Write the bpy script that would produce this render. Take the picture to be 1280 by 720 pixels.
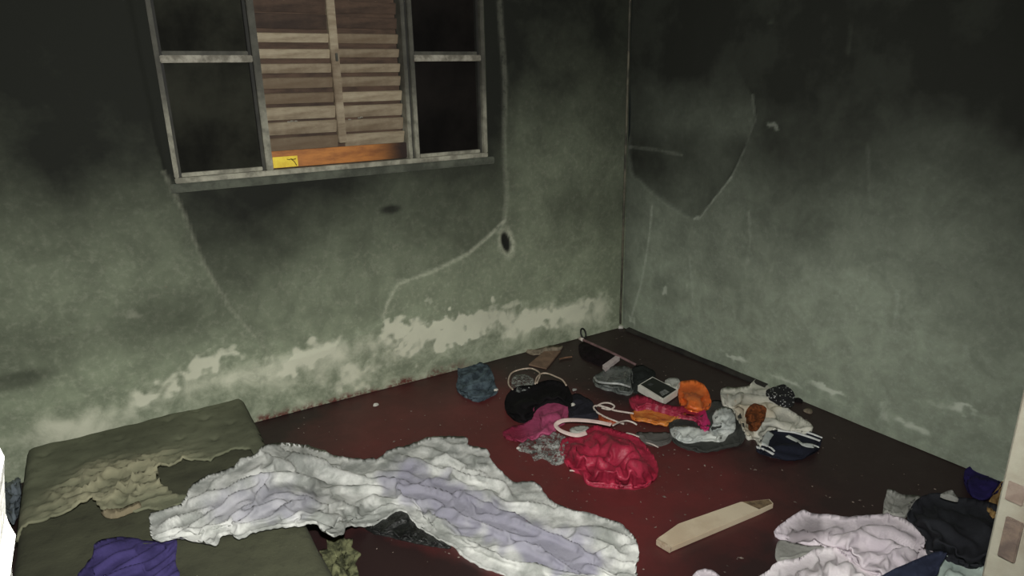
import bpy, bmesh, math, random
import numpy as np
from mathutils import Vector, Matrix, noise
from mathutils.bvhtree import BVHTree
from mathutils.geometry import delaunay_2d_cdt

random.seed(4)
for o in list(bpy.data.objects):
    bpy.data.objects.remove(o)
scene = bpy.context.scene
COL = scene.collection

# ------------------------------------------------------------------ camera
FPX = 846.91                       # focal length in pixels of the 1280x720 frame
YAW, PITCH, ROLL = 0.545852, 0.301023, -0.020177
CAM = Vector((0, 0, 1.5))
_f = Vector((math.sin(YAW) * math.cos(PITCH), math.cos(YAW) * math.cos(PITCH), -math.sin(PITCH)))
_r = Vector((math.cos(YAW), -math.sin(YAW), 0))
_u = _r.cross(_f)
_c, _s = math.cos(ROLL), math.sin(ROLL)
RGT, UPV, FWD = _c * _r + _s * _u, -_s * _r + _c * _u, _f
cd = bpy.data.cameras.new('camera')
cam = bpy.data.objects.new('camera', cd)
COL.objects.link(cam)
cd.sensor_width = 36
cd.lens = 36 * FPX / 1280
cd.clip_start = 0.01
M = Matrix((RGT, UPV, -FWD)).transposed().to_4x4()
M.translation = CAM
cam.matrix_world = M
scene.camera = cam

# ------------------------------------------------------------------ world, light, exposure
w = bpy.data.worlds.new('night')
scene.world = w
w.use_nodes = True
w.node_tree.nodes['Background'].inputs[0].default_value = (0.5, 0.6, 0.55, 1)
w.node_tree.nodes['Background'].inputs[1].default_value = 0.012
scene.view_settings.view_transform = 'Standard'
scene.view_settings.look = 'None'
scene.view_settings.gamma = 1
scene.view_settings.use_curve_mapping = False
scene.view_settings.exposure = 0.0

def ray(px):
    return (FWD * FPX + RGT * (px[0] - 640) - UPV * (px[1] - 360)).normalized()

# phone torch aimed low, raised above the camera so the cloth folds show
ld = bpy.data.lights.new('phone_torch', 'SPOT')
ld.energy = 265
ld.color = (1.0, 0.99, 0.94)
ld.spot_size = math.radians(138)
ld.spot_blend = 1.0
ld.shadow_soft_size = 0.03
lamp = bpy.data.objects.new('phone_torch', ld)
COL.objects.link(lamp)
lamp.location = (0.035, 0.04, 1.70)
lamp.rotation_euler = ray((500, 470)).to_track_quat('-Z', 'Y').to_euler()

# ------------------------------------------------------------------ measuring helpers
BACK_Y = 3.03
CORNER = Vector((2.64, BACK_Y, 0))
DA = -0.0396
RDIR = Vector((-math.sin(DA), -math.cos(DA), 0))       # along the right wall towards the camera
RNRM = Vector((-RDIR.y, RDIR.x, 0))
if RNRM.x > 0:
    RNRM = -RNRM
def gnd(px, z=0.0):
    d = ray(px)
    return CAM + d * ((z - CAM.z) / d.z)
def on_back(px):
    d = ray(px)
    p = CAM + d * (BACK_Y / d.y)
    return p.x, p.z
def on_right(px):
    d = ray(px)
    t = (CORNER - CAM).dot(RNRM) / d.dot(RNRM)
    p = CAM + d * t
    return (p - CORNER).dot(RDIR), p.z

# ------------------------------------------------------------------ materials
def lin(c):
    return tuple(((v / 255 / 12.92) if v / 255 <= 0.04045 else ((v / 255 + 0.055) / 1.055) ** 2.4) for v in c) + (1,)

class NT:
    def __init__(self, name):
        self.m = bpy.data.materials.new(name)
        self.m.use_nodes = True
        self.t = self.m.node_tree
        self.b = self.t.nodes['Principled BSDF']
        self.out = self.t.nodes['Material Output']
    def n(self, typ, **kw):
        nd = self.t.nodes.new(typ)
        for k, v in kw.items():
            setattr(nd, k, v)
        return nd
    def link(self, a, b):
        self.t.links.new(a, b)
    def noise(self, scale, detail=6, rough=0.6, coord='Object', dist=0.0, stretch=None):
        tc = self.n('ShaderNodeTexCoord')
        nz = self.n('ShaderNodeTexNoise')
        nz.inputs['Scale'].default_value = scale
        nz.inputs['Detail'].default_value = detail
        nz.inputs['Roughness'].default_value = rough
        nz.inputs['Distortion'].default_value = dist
        if stretch:
            mp = self.n('ShaderNodeMapping')
            mp.inputs['Scale'].default_value = stretch
            self.link(tc.outputs[coord], mp.inputs[0])
            self.link(mp.outputs[0], nz.inputs['Vector'])
        else:
            self.link(tc.outputs[coord], nz.inputs['Vector'])
        return nz.outputs['Fac']
    def ramp(self, fac, lo, hi):
        r = self.n('ShaderNodeMapRange')
        r.inputs['From Min'].default_value = lo
        r.inputs['From Max'].default_value = hi
        r.interpolation_type = 'SMOOTHSTEP'
        self.link(fac, r.inputs['Value'])
        return r.outputs[0]
    def mix(self, fac, a, b, mode='MIX'):
        m = self.n('ShaderNodeMix', data_type='RGBA', blend_type=mode)
        for v, i in ((fac, 0), (a, 6), (b, 7)):
            if isinstance(v, (int, float)):
                m.inputs[i].default_value = v
            elif isinstance(v, tuple):
                m.inputs[i].default_value = v
            else:
                self.link(v, m.inputs[i])
        return m.outputs[2]
    def math(self, op, a, b=0.0):
        m = self.n('ShaderNodeMath', operation=op)
        m.use_clamp = op in ('ADD', 'SUBTRACT', 'MULTIPLY')
        for i, v in enumerate((a, b)):
            if isinstance(v, (int, float)):
                m.inputs[i].default_value = v
            else:
                self.link(v, m.inputs[i])
        return m.outputs[0]
    def attr(self, name):
        a = self.n('ShaderNodeAttribute')
        a.attribute_name = name
        return a.outputs['Fac']
    def bump(self, fac, strength, dist=0.01, prev=None):
        b = self.n('ShaderNodeBump')
        b.inputs['Strength'].default_value = strength
        b.inputs['Distance'].default_value = dist
        self.link(fac, b.inputs['Height'])
        if prev is not None:
            self.link(prev, b.inputs['Normal'])
        self.link(b.outputs[0], self.b.inputs['Normal'])
        return b.outputs[0]
    def color(self, c):
        if isinstance(c, tuple):
            self.b.inputs['Base Color'].default_value = c
        else:
            self.link(c, self.b.inputs['Base Color'])
    def rough(self, r):
        self.b.inputs['Roughness'].default_value = r

def fabric(name, c1, c2=None, tint=None, rough=0.9, scale=9, bump=0.25, bscale=60, sheen=0.0):
    """woven cloth: two tones in soft blotches, an optional third colour from the 'tint' attribute"""
    t = NT(name)
    c2 = c2 or tuple(v * 0.8 for v in c1)
    col = t.mix(t.ramp(t.noise(scale), 0.35, 0.65), lin(c1), lin(c2))
    if tint:
        col = t.mix(t.attr('tint'), col, lin(tint))
    t.color(col)
    t.rough(rough)
    t.b.inputs['Specular IOR Level'].default_value = 0.2
    if sheen:
        t.b.inputs['Sheen Weight'].default_value = sheen
    t.bump(t.noise(bscale, 5, 0.6), bump, 0.006)
    return t.m

def film(name, c1, c2=None, rough=0.28, clear=0.0, bump=0.5, bscale=45, scale=14, tint=None):
    """thin glossy plastic film, partly see-through when clear > 0"""
    t = NT(name)
    c2 = c2 or tuple(v * 0.7 for v in c1)
    col = t.mix(t.ramp(t.noise(scale, 5, 0.6, dist=0.6), 0.35, 0.68), lin(c1), lin(c2))
    if tint:
        col = t.mix(t.attr('tint'), col, lin(tint))
    t.color(col)
    t.rough(rough)
    t.b.inputs['Specular IOR Level'].default_value = 0.5
    t.bump(t.noise(bscale, 4, 0.65, dist=0.8), bump, 0.008)
    if clear:
        tr = t.n('ShaderNodeBsdfTransparent')
        mx = t.n('ShaderNodeMixShader')
        fac = t.math('MULTIPLY', t.ramp(t.noise(bscale * 0.8, 4, 0.6, dist=1.0), 0.40, 0.62), clear)
        t.link(t.math('ADD', fac, clear * 0.3), mx.inputs[0])
        t.link(t.b.outputs[0], mx.inputs[1])
        t.link(tr.outputs[0], mx.inputs[2])
        t.link(mx.outputs[0], t.out.inputs['Surface'])
    return t.m

def plain(name, c1, c2=None, rough=0.7, scale=20, bump=0.2, bscale=80, stretch=None, metal=0.0, lo=0.35, hi=0.65):
    t = NT(name)
    c2 = c2 or tuple(v * 0.75 for v in c1)
    t.color(t.mix(t.ramp(t.noise(scale, 7, 0.65, stretch=stretch), lo, hi), lin(c1), lin(c2)))
    t.rough(rough)
    t.b.inputs['Metallic'].default_value = metal
    t.bump(t.noise(bscale, 5, 0.6, stretch=stretch), bump, 0.004)
    return t.m

def wall_material(name, pale, mid, dark):
    """sooted lime plaster: attributes soot / chip / patch / edge are laid over the wall by its mesh"""
    t = NT(name)
    n1 = t.noise(2.2, 8, 0.62)
    n2 = t.noise(9, 8, 0.65, dist=0.4)
    n3 = t.noise(38, 6, 0.7)
    base = t.mix(t.ramp(n2, 0.3, 0.7), lin(mid), lin(tuple(v * 1.18 for v in mid)))
    base = t.mix(t.math('MULTIPLY', t.ramp(n3, 0.45, 0.75), 0.25), base, lin(pale))
    chipf = t.ramp(t.math('ADD', t.attr('chip'), t.math('MULTIPLY', t.math('SUBTRACT', n2, 0.32), 0.8)), 0.38, 0.95)
    base = t.mix(chipf, base, lin(pale))
    sootf = t.math('ADD', t.attr('soot'), t.math('MULTIPLY', t.math('SUBTRACT', n1, 0.42), 0.5))
    base = t.mix(sootf, base, lin(dark))
    base = t.mix(t.math('MULTIPLY', t.attr('edge'), t.ramp(n3, 0.2, 0.6)), base, lin(tuple(v * 0.92 for v in pale)))
    base = t.mix(t.math('MULTIPLY', t.attr('red'), t.ramp(n3, 0.35, 0.6)), base, lin((104, 58, 52)))
    t.color(base)
    t.rough(0.85)
    t.b.inputs['Specular IOR Level'].default_value = 0.25
    b1 = t.bump(n2, 0.25, 0.012)
    t.bump(n3, 0.3, 0.004, b1)
    return t.m

MAT = {}
MAT['wall_back'] = wall_material('sooted_plaster', (230, 232, 208), (134, 143, 121), (33, 35, 30))
MAT['wall_right'] = wall_material('sooted_plaster_grey', (204, 212, 196), (138, 147, 131), (40, 42, 37))
MAT['soot'] = plain('sooty_ceiling', (48, 48, 44), (30, 30, 28), 0.9, 4)
MAT['jamb'] = plain('old_cream_paint', (98, 96, 85), (84, 78, 67), 0.7, 14, 0.3, 40)
MAT['jamb_white'] = plain('white_gloss_paint', (232, 232, 226), (214, 214, 206), 0.5, 14, 0.2, 40)
MAT['strike'] = plain('rusty_mortise', (70, 58, 48), (48, 38, 32), 0.8, 40, 0.5, 60)
MAT['darkwood'] = plain('charred_wood', (34, 32, 28), (22, 20, 18), 0.85, 14, 0.4, 40)
def frame_paint(name, c1, c2, c3):
    # old paint, blackened by smoke towards the top of the window
    t = NT(name)
    geo = t.n('ShaderNodeNewGeometry')
    sep = t.n('ShaderNodeSeparateXYZ')
    t.link(geo.outputs['Position'], sep.inputs[0])
    n1, n2 = t.noise(16, 7, 0.65), t.noise(5, 6, 0.6)
    col = t.mix(t.ramp(n1, 0.35, 0.65), lin(c1), lin(c2))
    zf = t.math('ADD', t.ramp(sep.outputs[2], 1.10, 1.62), t.math('MULTIPLY', t.math('SUBTRACT', n2, 0.4), 0.8))
    t.color(t.mix(t.math('MULTIPLY', zf, 0.85), col, lin(c3)))
    t.rough(0.75)
    t.bump(n1, 0.4, 0.004)
    return t.m
MAT['frame'] = frame_paint('grimy_window_frame', (176, 174, 156), (124, 122, 108), (42, 42, 37))
MAT['sash'] = frame_paint('sooted_sash', (70, 70, 62), (50, 50, 44), (26, 26, 23))

def floor_material():
    t = NT('red_oxide_floor')
    n1 = t.noise(1.6, 8, 0.65)
    n2 = t.noise(12, 8, 0.7, dist=0.5)
    n3 = t.noise(70, 4, 0.6)
    red = t.mix(t.ramp(n1, 0.3, 0.7), lin((108, 46, 46)), lin((88, 42, 40)))
    red = t.mix(t.math('MULTIPLY', t.ramp(n2, 0.5, 0.8), 0.45), red, lin((118, 70, 66)))
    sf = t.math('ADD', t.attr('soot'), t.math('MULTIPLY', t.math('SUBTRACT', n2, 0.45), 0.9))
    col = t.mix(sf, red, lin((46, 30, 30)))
    t.color(col)
    r = t.n('ShaderNodeMapRange')
    r.inputs['To Min'].default_value = 0.40
    r.inputs['To Max'].default_value = 0.62
    t.link(n2, r.inputs['Value'])
    t.link(r.outputs[0], t.b.inputs['Roughness'])
    b1 = t.bump(n2, 0.12, 0.01)
    t.bump(n3, 0.15, 0.003, b1)
    return t.m
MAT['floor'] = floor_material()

# ------------------------------------------------------------------ object helpers
def tag(o, label, cat, group=None, kind=None):
    o['label'] = label
    o['category'] = cat
    if group:
        o['group'] = group
    if kind:
        o['kind'] = kind
    return o

def link_mesh(name, verts, faces, mat, parent=None, smooth=False, attrs=None):
    me = bpy.data.meshes.new(name)
    me.from_pydata([tuple(v) for v in verts], [], [tuple(f) for f in faces])
    if attrs:
        for k, vals in attrs.items():
            a = me.attributes.new(k, 'FLOAT', 'POINT')
            a.data.foreach_set('value', np.asarray(vals, dtype=np.float32))
    if smooth:
        me.polygons.foreach_set('use_smooth', [True] * len(me.polygons))
    me.materials.append(mat)
    me.update()
    o = bpy.data.objects.new(name, me)
    COL.objects.link(o)
    if parent:
        if parent.type == 'MESH':
            bpy.context.view_layer.update()
        o.parent = parent
        o.matrix_parent_inverse = parent.matrix_world.inverted()
    return o

def empty(name, loc):
    o = bpy.data.objects.new(name, None)
    COL.objects.link(o)
    o.location = loc
    o.empty_display_size = 0.05
    o.matrix_world = Matrix.Translation(loc)
    return o

def bevel_box(name, size, mat, parent=None, center=(0, 0, 0), rot=None, bev=0.003, origin=None):
    bm = bmesh.new()
    bmesh.ops.create_cube(bm, size=1)
    for v in bm.verts:
        v.co = Vector((v.co.x * size[0], v.co.y * size[1], v.co.z * size[2]))
    if bev:
        bmesh.ops.bevel(bm, geom=list(bm.edges), offset=bev, segments=2, affect='EDGES')
    me = bpy.data.meshes.new(name)
    bm.to_mesh(me)
    bm.free()
    me.materials.append(mat)
    o = bpy.data.objects.new(name, me)
    COL.objects.link(o)
    m = Matrix.Translation(center)
    if rot is not None:
        m = m @ rot.to_4x4()
    if parent:
        if parent.type == 'MESH':
            bpy.context.view_layer.update()
        o.parent = parent
        o.matrix_parent_inverse = parent.matrix_world.inverted()
    o.matrix_basis = m
    return o

def structure(o):
    o['kind'] = 'structure'
    return o

def ss1(a, b, x):
    t = min(max((x - a) / (b - a), 0.0), 1.0)
    return t * t * (3 - 2 * t)

def sst(a, b, x):
    t = np.clip((x - a) / (b - a), 0, 1)
    return t * t * (3 - 2 * t)

def seg_dist(P, poly, closed=True):
    """distance of each point (N,2) to a polyline"""
    poly = np.asarray(poly, float)
    A = poly if closed else poly[:-1]
    B = np.roll(poly, -1, 0) if closed else poly[1:]
    out = np.full(len(P), 1e9)
    for a, b in zip(A, B):
        ab = b - a
        t = np.clip(((P - a) @ ab) / max(ab @ ab, 1e-12), 0, 1)
        out = np.minimum(out, np.hypot(*(P - (a + t[:, None] * ab)).T))
    return out

def inside(P, poly):
    poly = np.asarray(poly, float)
    x, y = P[:, 0], P[:, 1]
    res = np.zeros(len(P), bool)
    j = len(poly) - 1
    for i in range(len(poly)):
        xi, yi = poly[i]
        xj, yj = poly[j]
        c = ((yi > y) != (yj > y)) & (x < (xj - xi) * (y - yi) / (yj - yi + 1e-12) + xi)
        res ^= c
        j = i
    return res

def sdist(P, poly):
    d = seg_dist(P, poly)
    return np.where(inside(P, poly), d, -d)

def catmull(pts, n=5, closed=True):
    pts = [np.array(p, float) for p in pts]
    out = []
    L = len(pts)
    rng = range(L) if closed else range(L - 1)
    for i in rng:
        g = (lambda k: pts[k % L]) if closed else (lambda k: pts[min(max(k, 0), L - 1)])
        p0, p1, p2, p3 = g(i - 1), g(i), g(i + 1), g(i + 2)
        for k in range(n):
            t = k / n
            out.append(0.5 * ((2 * p1) + (-p0 + p2) * t + (2 * p0 - 5 * p1 + 4 * p2 - p3) * t * t + (-p0 + 3 * p1 - 3 * p2 + p3) * t ** 3))
    if not closed:
        out.append(pts[-1])
    return np.array(out)

def pnoise(x, y, s):
    return noise.noise(Vector((x, y, s)))

# ------------------------------------------------------------------ the room: floor and walls
LEFT_X, FRONT_Y, CEIL = -0.80, 0.26, 2.55

def grid_wall(name, umin, umax, vmin, vmax, step, place, hole, depth_fn, attr_fn, mat, thick):
    """plaster wall as a fine grid over (u, v); depth_fn pushes the surface in, attr_fn gives the stains"""
    us = list(np.arange(umin, umax, step)) + [umax]
    vs = list(np.arange(vmin, vmax, step)) + [vmax]
    if hole:
        h0, h1, h2, h3 = hole
        for arr, a, b in ((us, h0, h1), (vs, h2, h3)):
            for v in (a, b):
                k = int(np.argmin(np.abs(np.array(arr) - v)))
                arr[k] = v
    us, vs = np.array(us), np.array(vs)
    U, V = np.meshgrid(us, vs)
    P = np.stack([U.ravel(), V.ravel()], 1)
    dep = depth_fn(P)
    at = attr_fn(P)
    verts = [place(u, v, d) for (u, v), d in zip(P, dep)]
    nu, nv = len(us), len(vs)
    faces = []
    for j in range(nv - 1):
        for i in range(nu - 1):
            if hole and us[i] >= h0 - 1e-6 and us[i + 1] <= h1 + 1e-6 and vs[j] >= h2 - 1e-6 and vs[j + 1] <= h3 + 1e-6:
                continue
            a = j * nu + i
            faces.append((a, a + 1, a + nu + 1, a + nu))
    nb = len(verts)
    # reveal of the window opening and the back of the wall
    def quad(c):
        k = len(verts)
        verts.extend(c)
        faces.append((k, k + 1, k + 2, k + 3))
        for key in at:
            at[key] = np.append(at[key], [at[key].mean()] * 4)
    if hole:
        for (a, b) in (((h0, h2), (h1, h2)), ((h1, h2), (h1, h3)), ((h1, h3), (h0, h3)), ((h0, h3), (h0, h2))):
            quad([place(a[0], a[1], 0), place(b[0], b[1], 0), place(b[0], b[1], thick), place(a[0], a[1], thick)])
        for (a0, a1, b0, b1) in ((umin, h0, vmin, vmax), (h1, umax, vmin, vmax), (h0, h1, vmin, h2), (h0, h1, h3, vmax)):
            quad([place(a0, b0, thick), place(a1, b0, thick), place(a1, b1, thick), place(a0, b1, thick)])
    else:
        quad([place(umin, vmin, thick), place(umax, vmin, thick), place(umax, vmax, thick), place(umin, vmax, thick)])
    return structure(link_mesh(name, verts, faces, mat, smooth=True, attrs=at))

def ell(P, cx, cz, rx, rz, ang=0.0, soft=0.5, rag=False):
    c, s = math.cos(ang), math.sin(ang)
    k = max(rx, 0.03)
    x, z = P[:, 0] - cx, P[:, 1] - cz
    m = (np.abs(x) < 3 * max(rx, rz)) & (np.abs(z) < 3 * max(rx, rz))
    if rag:
        dx, dz = np.zeros(len(P)), np.zeros(len(P))
        Q = P[m]
        dx[m] = vnoise(Q, 11, 3.0 + cx) * 0.9 * rx + vnoise(Q, 34, 5.0) * 0.5 * rx
        dz[m] = vnoise(Q, 14, 8.0 + cx) * 1.8 * rz + vnoise(Q, 34, 9.0) * 1.2 * rz
        x, z = x + dx, z + dz
    r = np.hypot((x * c + z * s) / rx, (-x * s + z * c) / rz)
    return 1 - sst(1 - soft, 1 + soft, r)

def vnoise(P, scale, seed, ax=1.0, ay=1.0):
    return np.array([pnoise(x * scale * ax, y * scale * ay, seed) for x, y in P])

# --- back wall
WX0, WX1, WZ0, WZ1 = 0.270, 1.716, 1.118, 2.05
fallen_b = [on_back(p) for p in [(160, 0), (178, 90), (205, 215), (228, 262), (255, 330), (290, 388), (322, 425), (345, 450),
            (400, 438), (450, 418), (478, 402), (484, 380), (497, 355), (540, 340), (585, 318), (612, 295), (630, 278), (634, 240),
            (631, 190), (632, 100), (625, 0)]]
fallen_b = [(fallen_b[0][0] - 0.02, 2.5)] + fallen_b + [(fallen_b[-1][0], 2.5)]
lip_b = [on_back(p) for p in [(480, 396), (484, 380), (497, 355), (540, 340), (585, 318), (612, 295), (631, 276)]]
lip_b2 = [on_back(p) for p in [(631, 278), (634, 240), (631, 190), (632, 100), (625, 0)]]
lip_b3 = [on_back(p) for p in [(205, 215), (228, 262), (255, 330), (290, 388), (322, 425), (345, 450)]]
fallen_b_s = catmull(fallen_b, 4)
def back_depth(P):
    sd = sdist(P, fallen_b_s)
    d = 0.010 * sst(-0.004, 0.012, sd + 0.004 * vnoise(P, 25, 1.5))
    d -= 0.004 * vnoise(P, 2.3, 7.7) + 0.0015 * vnoise(P, 11, 3.1)
    hx, hz = on_back((633, 303))
    d += 0.012 * ell(P, hx, hz, 0.028, 0.06, 0.25)
    return d
def back_attr(P):
    z = P[:, 1]
    x = P[:, 0]
    n = vnoise(P, 1.7, 4.4) * 0.18 + vnoise(P, 5, 9.4) * 0.06
    soot = 0.02 + 0.90 * sst(0.12, 1.48, z + n * 1.2) 
    sd = sdist(P, fallen_b_s)
    ins = sst(-0.004, 0.008, sd)
    low = sst(0.22, 0.50, z)
    soot += ins * 0.16 * low
    left = 1 - sst(0.1, 0.55, x)
    soot += 0.05 * left * (1 - ins) * sst(0.70, 1.7, z + n)
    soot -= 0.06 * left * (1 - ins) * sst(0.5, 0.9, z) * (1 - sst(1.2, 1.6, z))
    # darker band over the mattress and the dark smudges
    soot += 0.22 * (1 - ins) * ell(P, 0.05, 0.55, 0.55, 0.10, 0.05, 0.8)
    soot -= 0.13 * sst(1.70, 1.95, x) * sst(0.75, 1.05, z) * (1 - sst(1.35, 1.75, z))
    bx, bz = on_back((20, 476)); soot += 0.35 * ell(P, bx, bz, 0.11, 0.035, 0.05)
    bx, bz = on_back((633, 303)); soot += 0.8 * ell(P, bx, bz, 0.026, 0.058, 0.25, 0.3)
    bx, bz = on_back((490, 262)); soot += 0.25 * ell(P, bx, bz, 0.05, 0.02)
    bx, bz = on_back((610, 450)); soot += 0.1 * ell(P, bx, bz, 0.3, 0.04, 0.1)
    chip = 0.30 * (1 - sst(0.12, 0.50, z)) + 0.06 * (1 - sst(0.0, 0.3, z))
    for (px, rx, rz, an, am) in (((500, 410), .09, .045, .2, .55), ((560, 412), .22, .05, .18, .75), ((600, 402), .14, .05, .1, .6),
                                 ((690, 395), .26, .04, .1, .45), ((375, 450), .13, .03, .35, .45), ((250, 458), .13, .04, .35, .55),
                                 ((186, 497), .05, .04, 0, .5), ((180, 390), .07, .02, .1, .45), ((440, 470), .15, .05, .1, .25), ((385, 440), .05, .05, 0, .4),
                                 ((640, 378), .06, .03, 0, .4), ((540, 375), .03, .02, .3, .5), ((560, 200), .25, .025, -.02, .3)):
        cx, cz = on_back(px)
        chip += am * ell(P, cx, cz, rx, rz, an, 0.6, True)
    band = [on_back(p) for p in [(60, 545), (180, 500), (260, 470), (350, 460), (400, 446), (470, 425), (540, 416), (600, 405), (680, 398), (750, 386)]]
    chip += 0.42 * np.exp(-(seg_dist(P, band, False) / 0.075) ** 2) * (0.75 + 0.6 * vnoise(P, 6, 51.0) + 0.5 * vnoise(P, 19, 52.0))
    edge = 0.36 * (1 - sst(0.002, 0.012, seg_dist(P, lip_b, False)))
    edge = np.maximum(edge, 0.10 * (1 - sst(0.003, 0.020, seg_dist(P, lip_b2, False))))
    edge = np.maximum(edge, 0.15 * (1 - sst(0.003, 0.012, seg_dist(P, lip_b3, False))))
    hx, hz = on_back((633, 303))
    ring = ell(P, hx, hz, 0.05, 0.085, 0.25, .3) - ell(P, hx, hz, 0.028, 0.06, 0.25, .3)
    edge = np.maximum(edge, 0.45 * np.clip(ring, 0, 1))
    red = (1 - sst(0.004, 0.05, z + 0.05 * vnoise(P, 9, 41.0) + 0.02 * vnoise(P, 30, 4.0))) * sst(0.3, 0.5, x) * (1 - sst(1.3, 1.7, x))
    return {'soot': 1.10 * np.clip(soot, 0, 9) / (1 + np.clip(soot, 0, 9) ** 6) ** (1 / 6), 'chip': chip, 'edge': edge, 'red': red}
grid_wall('wall_back', LEFT_X, CORNER.x, 0.0, CEIL, 0.010, lambda u, v, d: (u, BACK_Y + d, v), (WX0, WX1, WZ0, WZ1),
          back_depth, back_attr, MAT['wall_back'], 0.14)

# --- right wall
RLEN = (BACK_Y - FRONT_Y) / abs(RDIR.y)
fallen_r = [on_right(p) for p in [(786, 196), (800, 226), (826, 250), (850, 266), (872, 273), (890, 251), (910, 225), (930, 185), (943, 150), (940, 120), (925, 90), (900, 40), (870, 0), (788, 0)]]
lip_r = [on_right(p) for p in [(868, 273), (874, 272), (890, 251), (913, 222)]]
lip_r2 = [on_right(p) for p in [(913, 222), (930, 185), (943, 150), (940, 120)]]
cracks_r = [[on_right(p) for p in c] for c in ([(815, 258), (812, 290), (806, 330), (800, 360), (789, 397)], [(862, 322), (864, 350), (866, 380)],
            [(936, 265), (938, 300), (934, 330)], [(1122, 365), (1119, 400), (1117, 420)], [(786, 184), (815, 187), (850, 194)], [(1085, 180), (1088, 260)])]
fallen_r_s = catmull(fallen_r, 4)
def right_depth(P):
    sd = sdist(P, fallen_r_s)
    low = 1 - sst(1.28, 1.50, P[:, 1])
    d = 0.014 * sst(-0.004, 0.010, sd + 0.003 * vnoise(P, 25, 2.5)) * low
    d -= 0.004 * vnoise(P, 2.1, 17.7) + 0.0012 * vnoise(P, 12, 5.1)
    return d
def right_attr(P):
    s, z = P[:, 0], P[:, 1]
    n = vnoise(P, 1.6, 14.4) * 0.20 + vnoise(P, 5, 19.4) * 0.07
    soot = 0.03 + 0.93 * sst(0.22, 1.50, z + n * 1.1)
    sd = sdist(P, fallen_r_s)
    ins = sst(-0.004, 0.008, sd)
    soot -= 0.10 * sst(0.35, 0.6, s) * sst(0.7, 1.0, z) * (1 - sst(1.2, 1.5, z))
    soot += ins * (0.18 * (1 - sst(1.0, 1.25, z)) - 0.12 * sst(1.15, 1.3, z) * (1 - sst(1.35, 1.6, z)))
    soot += 0.25 * (1 - sst(0.0, 0.16, s)) * (1 - sst(0.4, 0.9, z)) * sst(0.02, 0.1, z)
    for (px, rx, rz, am) in (((835, 365), .12, .08, .25), ((890, 380), .12, .05, .15), ((1230, 330), .35, .4, .15), ((900, 350), .1, .05, .15)):
        cx, cz = on_right(px)
        soot += am * ell(P, cx, cz, rx, rz, 0, .8)
    chip = 0.24 * (1 - sst(0.05, 0.40, z))
    for (px, rx, rz, an, am) in (((918, 446), .09, .012, -.05, .7), ((985, 476), .08, .010, 0, .6), ((1035, 487), .06, .014, 0, .8), ((1105, 505), .03, .05, 0, .4),
                                 ((1205, 512), .06, .018, 0, .9), ((1165, 500), .05, .015, 0, .4), ((830, 368), .02, .025, 0, .8), ((858, 362), .012, .03, 0, .5),
                                 ((968, 158), .035, .012, -.1, 1.2), ((962, 28), .02, .012, 0, .5), ((1060, 60), .008, .05, 0, .4), ((1145, 535), .06, .012, 0, .6), ((790, 400), .04, .04, 0, .5)):
        cx, cz = on_right(px)
        e1 = ell(P, cx, cz, rx, rz, an, 0.6, True)
        chip += (0.7 if am < 1 else 1) * am * e1
        soot -= 0.22 * am * e1
    edge = 0.65 * (1 - sst(0.003, 0.013, seg_dist(P, lip_r, False)))
    edge = np.maximum(edge, 0.22 * (1 - sst(0.003, 0.014, seg_dist(P, lip_r2, False))))
    for c, a in zip(cracks_r, (.5, .25, .2, .25, .14, .06)):
        edge = np.maximum(edge, a * (1 - sst(0.002, 0.012, seg_dist(P, c, False))))
    return {'soot': 1.10 * np.clip(soot, 0, 9) / (1 + np.clip(soot, 0, 9) ** 6) ** (1 / 6), 'chip': chip, 'edge': edge}
def right_place(u, v, d):
    p = CORNER + RDIR * u - RNRM * d
    return (p.x, p.y, v)
grid_wall('wall_right', 0.0, RLEN, 0.0, CEIL, 0.010, right_place, None, right_depth, right_attr, MAT['wall_right'], 0.12)

# --- floor
RX = CORNER.x + RDIR.x * RLEN + 0.02
def build_floor():
    st = 0.016
    us = np.arange(LEFT_X - 0.02, RX + 0.05, st)
    vs = np.arange(-0.5, BACK_Y + 0.02, st)
    U, V = np.meshgrid(us, vs)
    P = np.stack([U.ravel(), V.ravel()], 1)
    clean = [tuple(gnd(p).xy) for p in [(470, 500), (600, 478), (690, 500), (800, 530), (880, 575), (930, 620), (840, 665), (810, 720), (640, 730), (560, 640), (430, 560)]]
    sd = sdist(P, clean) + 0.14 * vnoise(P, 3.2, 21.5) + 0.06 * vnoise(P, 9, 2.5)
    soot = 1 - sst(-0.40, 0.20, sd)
    # burnt black area right of the mattress
    burnt = [tuple(gnd(p).xy) for p in [(440, 655), (520, 680), (600, 705), (630, 740), (420, 740)]]
    soot = np.maximum(soot, sst(-0.05, 0.04, sdist(P, burnt) + 0.03 * vnoise(P, 9, 6.5)))
    z = 0.002 * vnoise(P, 3, 31.0) - 0.002
    verts = np.column_stack([P, z])
    nu = len(us)
    faces = [(j * nu + i, j * nu + i + 1, j * nu + nu + i + 1, j * nu + nu + i) for j in range(len(vs) - 1) for i in range(nu - 1)]
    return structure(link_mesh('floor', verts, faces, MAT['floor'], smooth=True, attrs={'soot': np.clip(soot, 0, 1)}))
build_floor()

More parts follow.
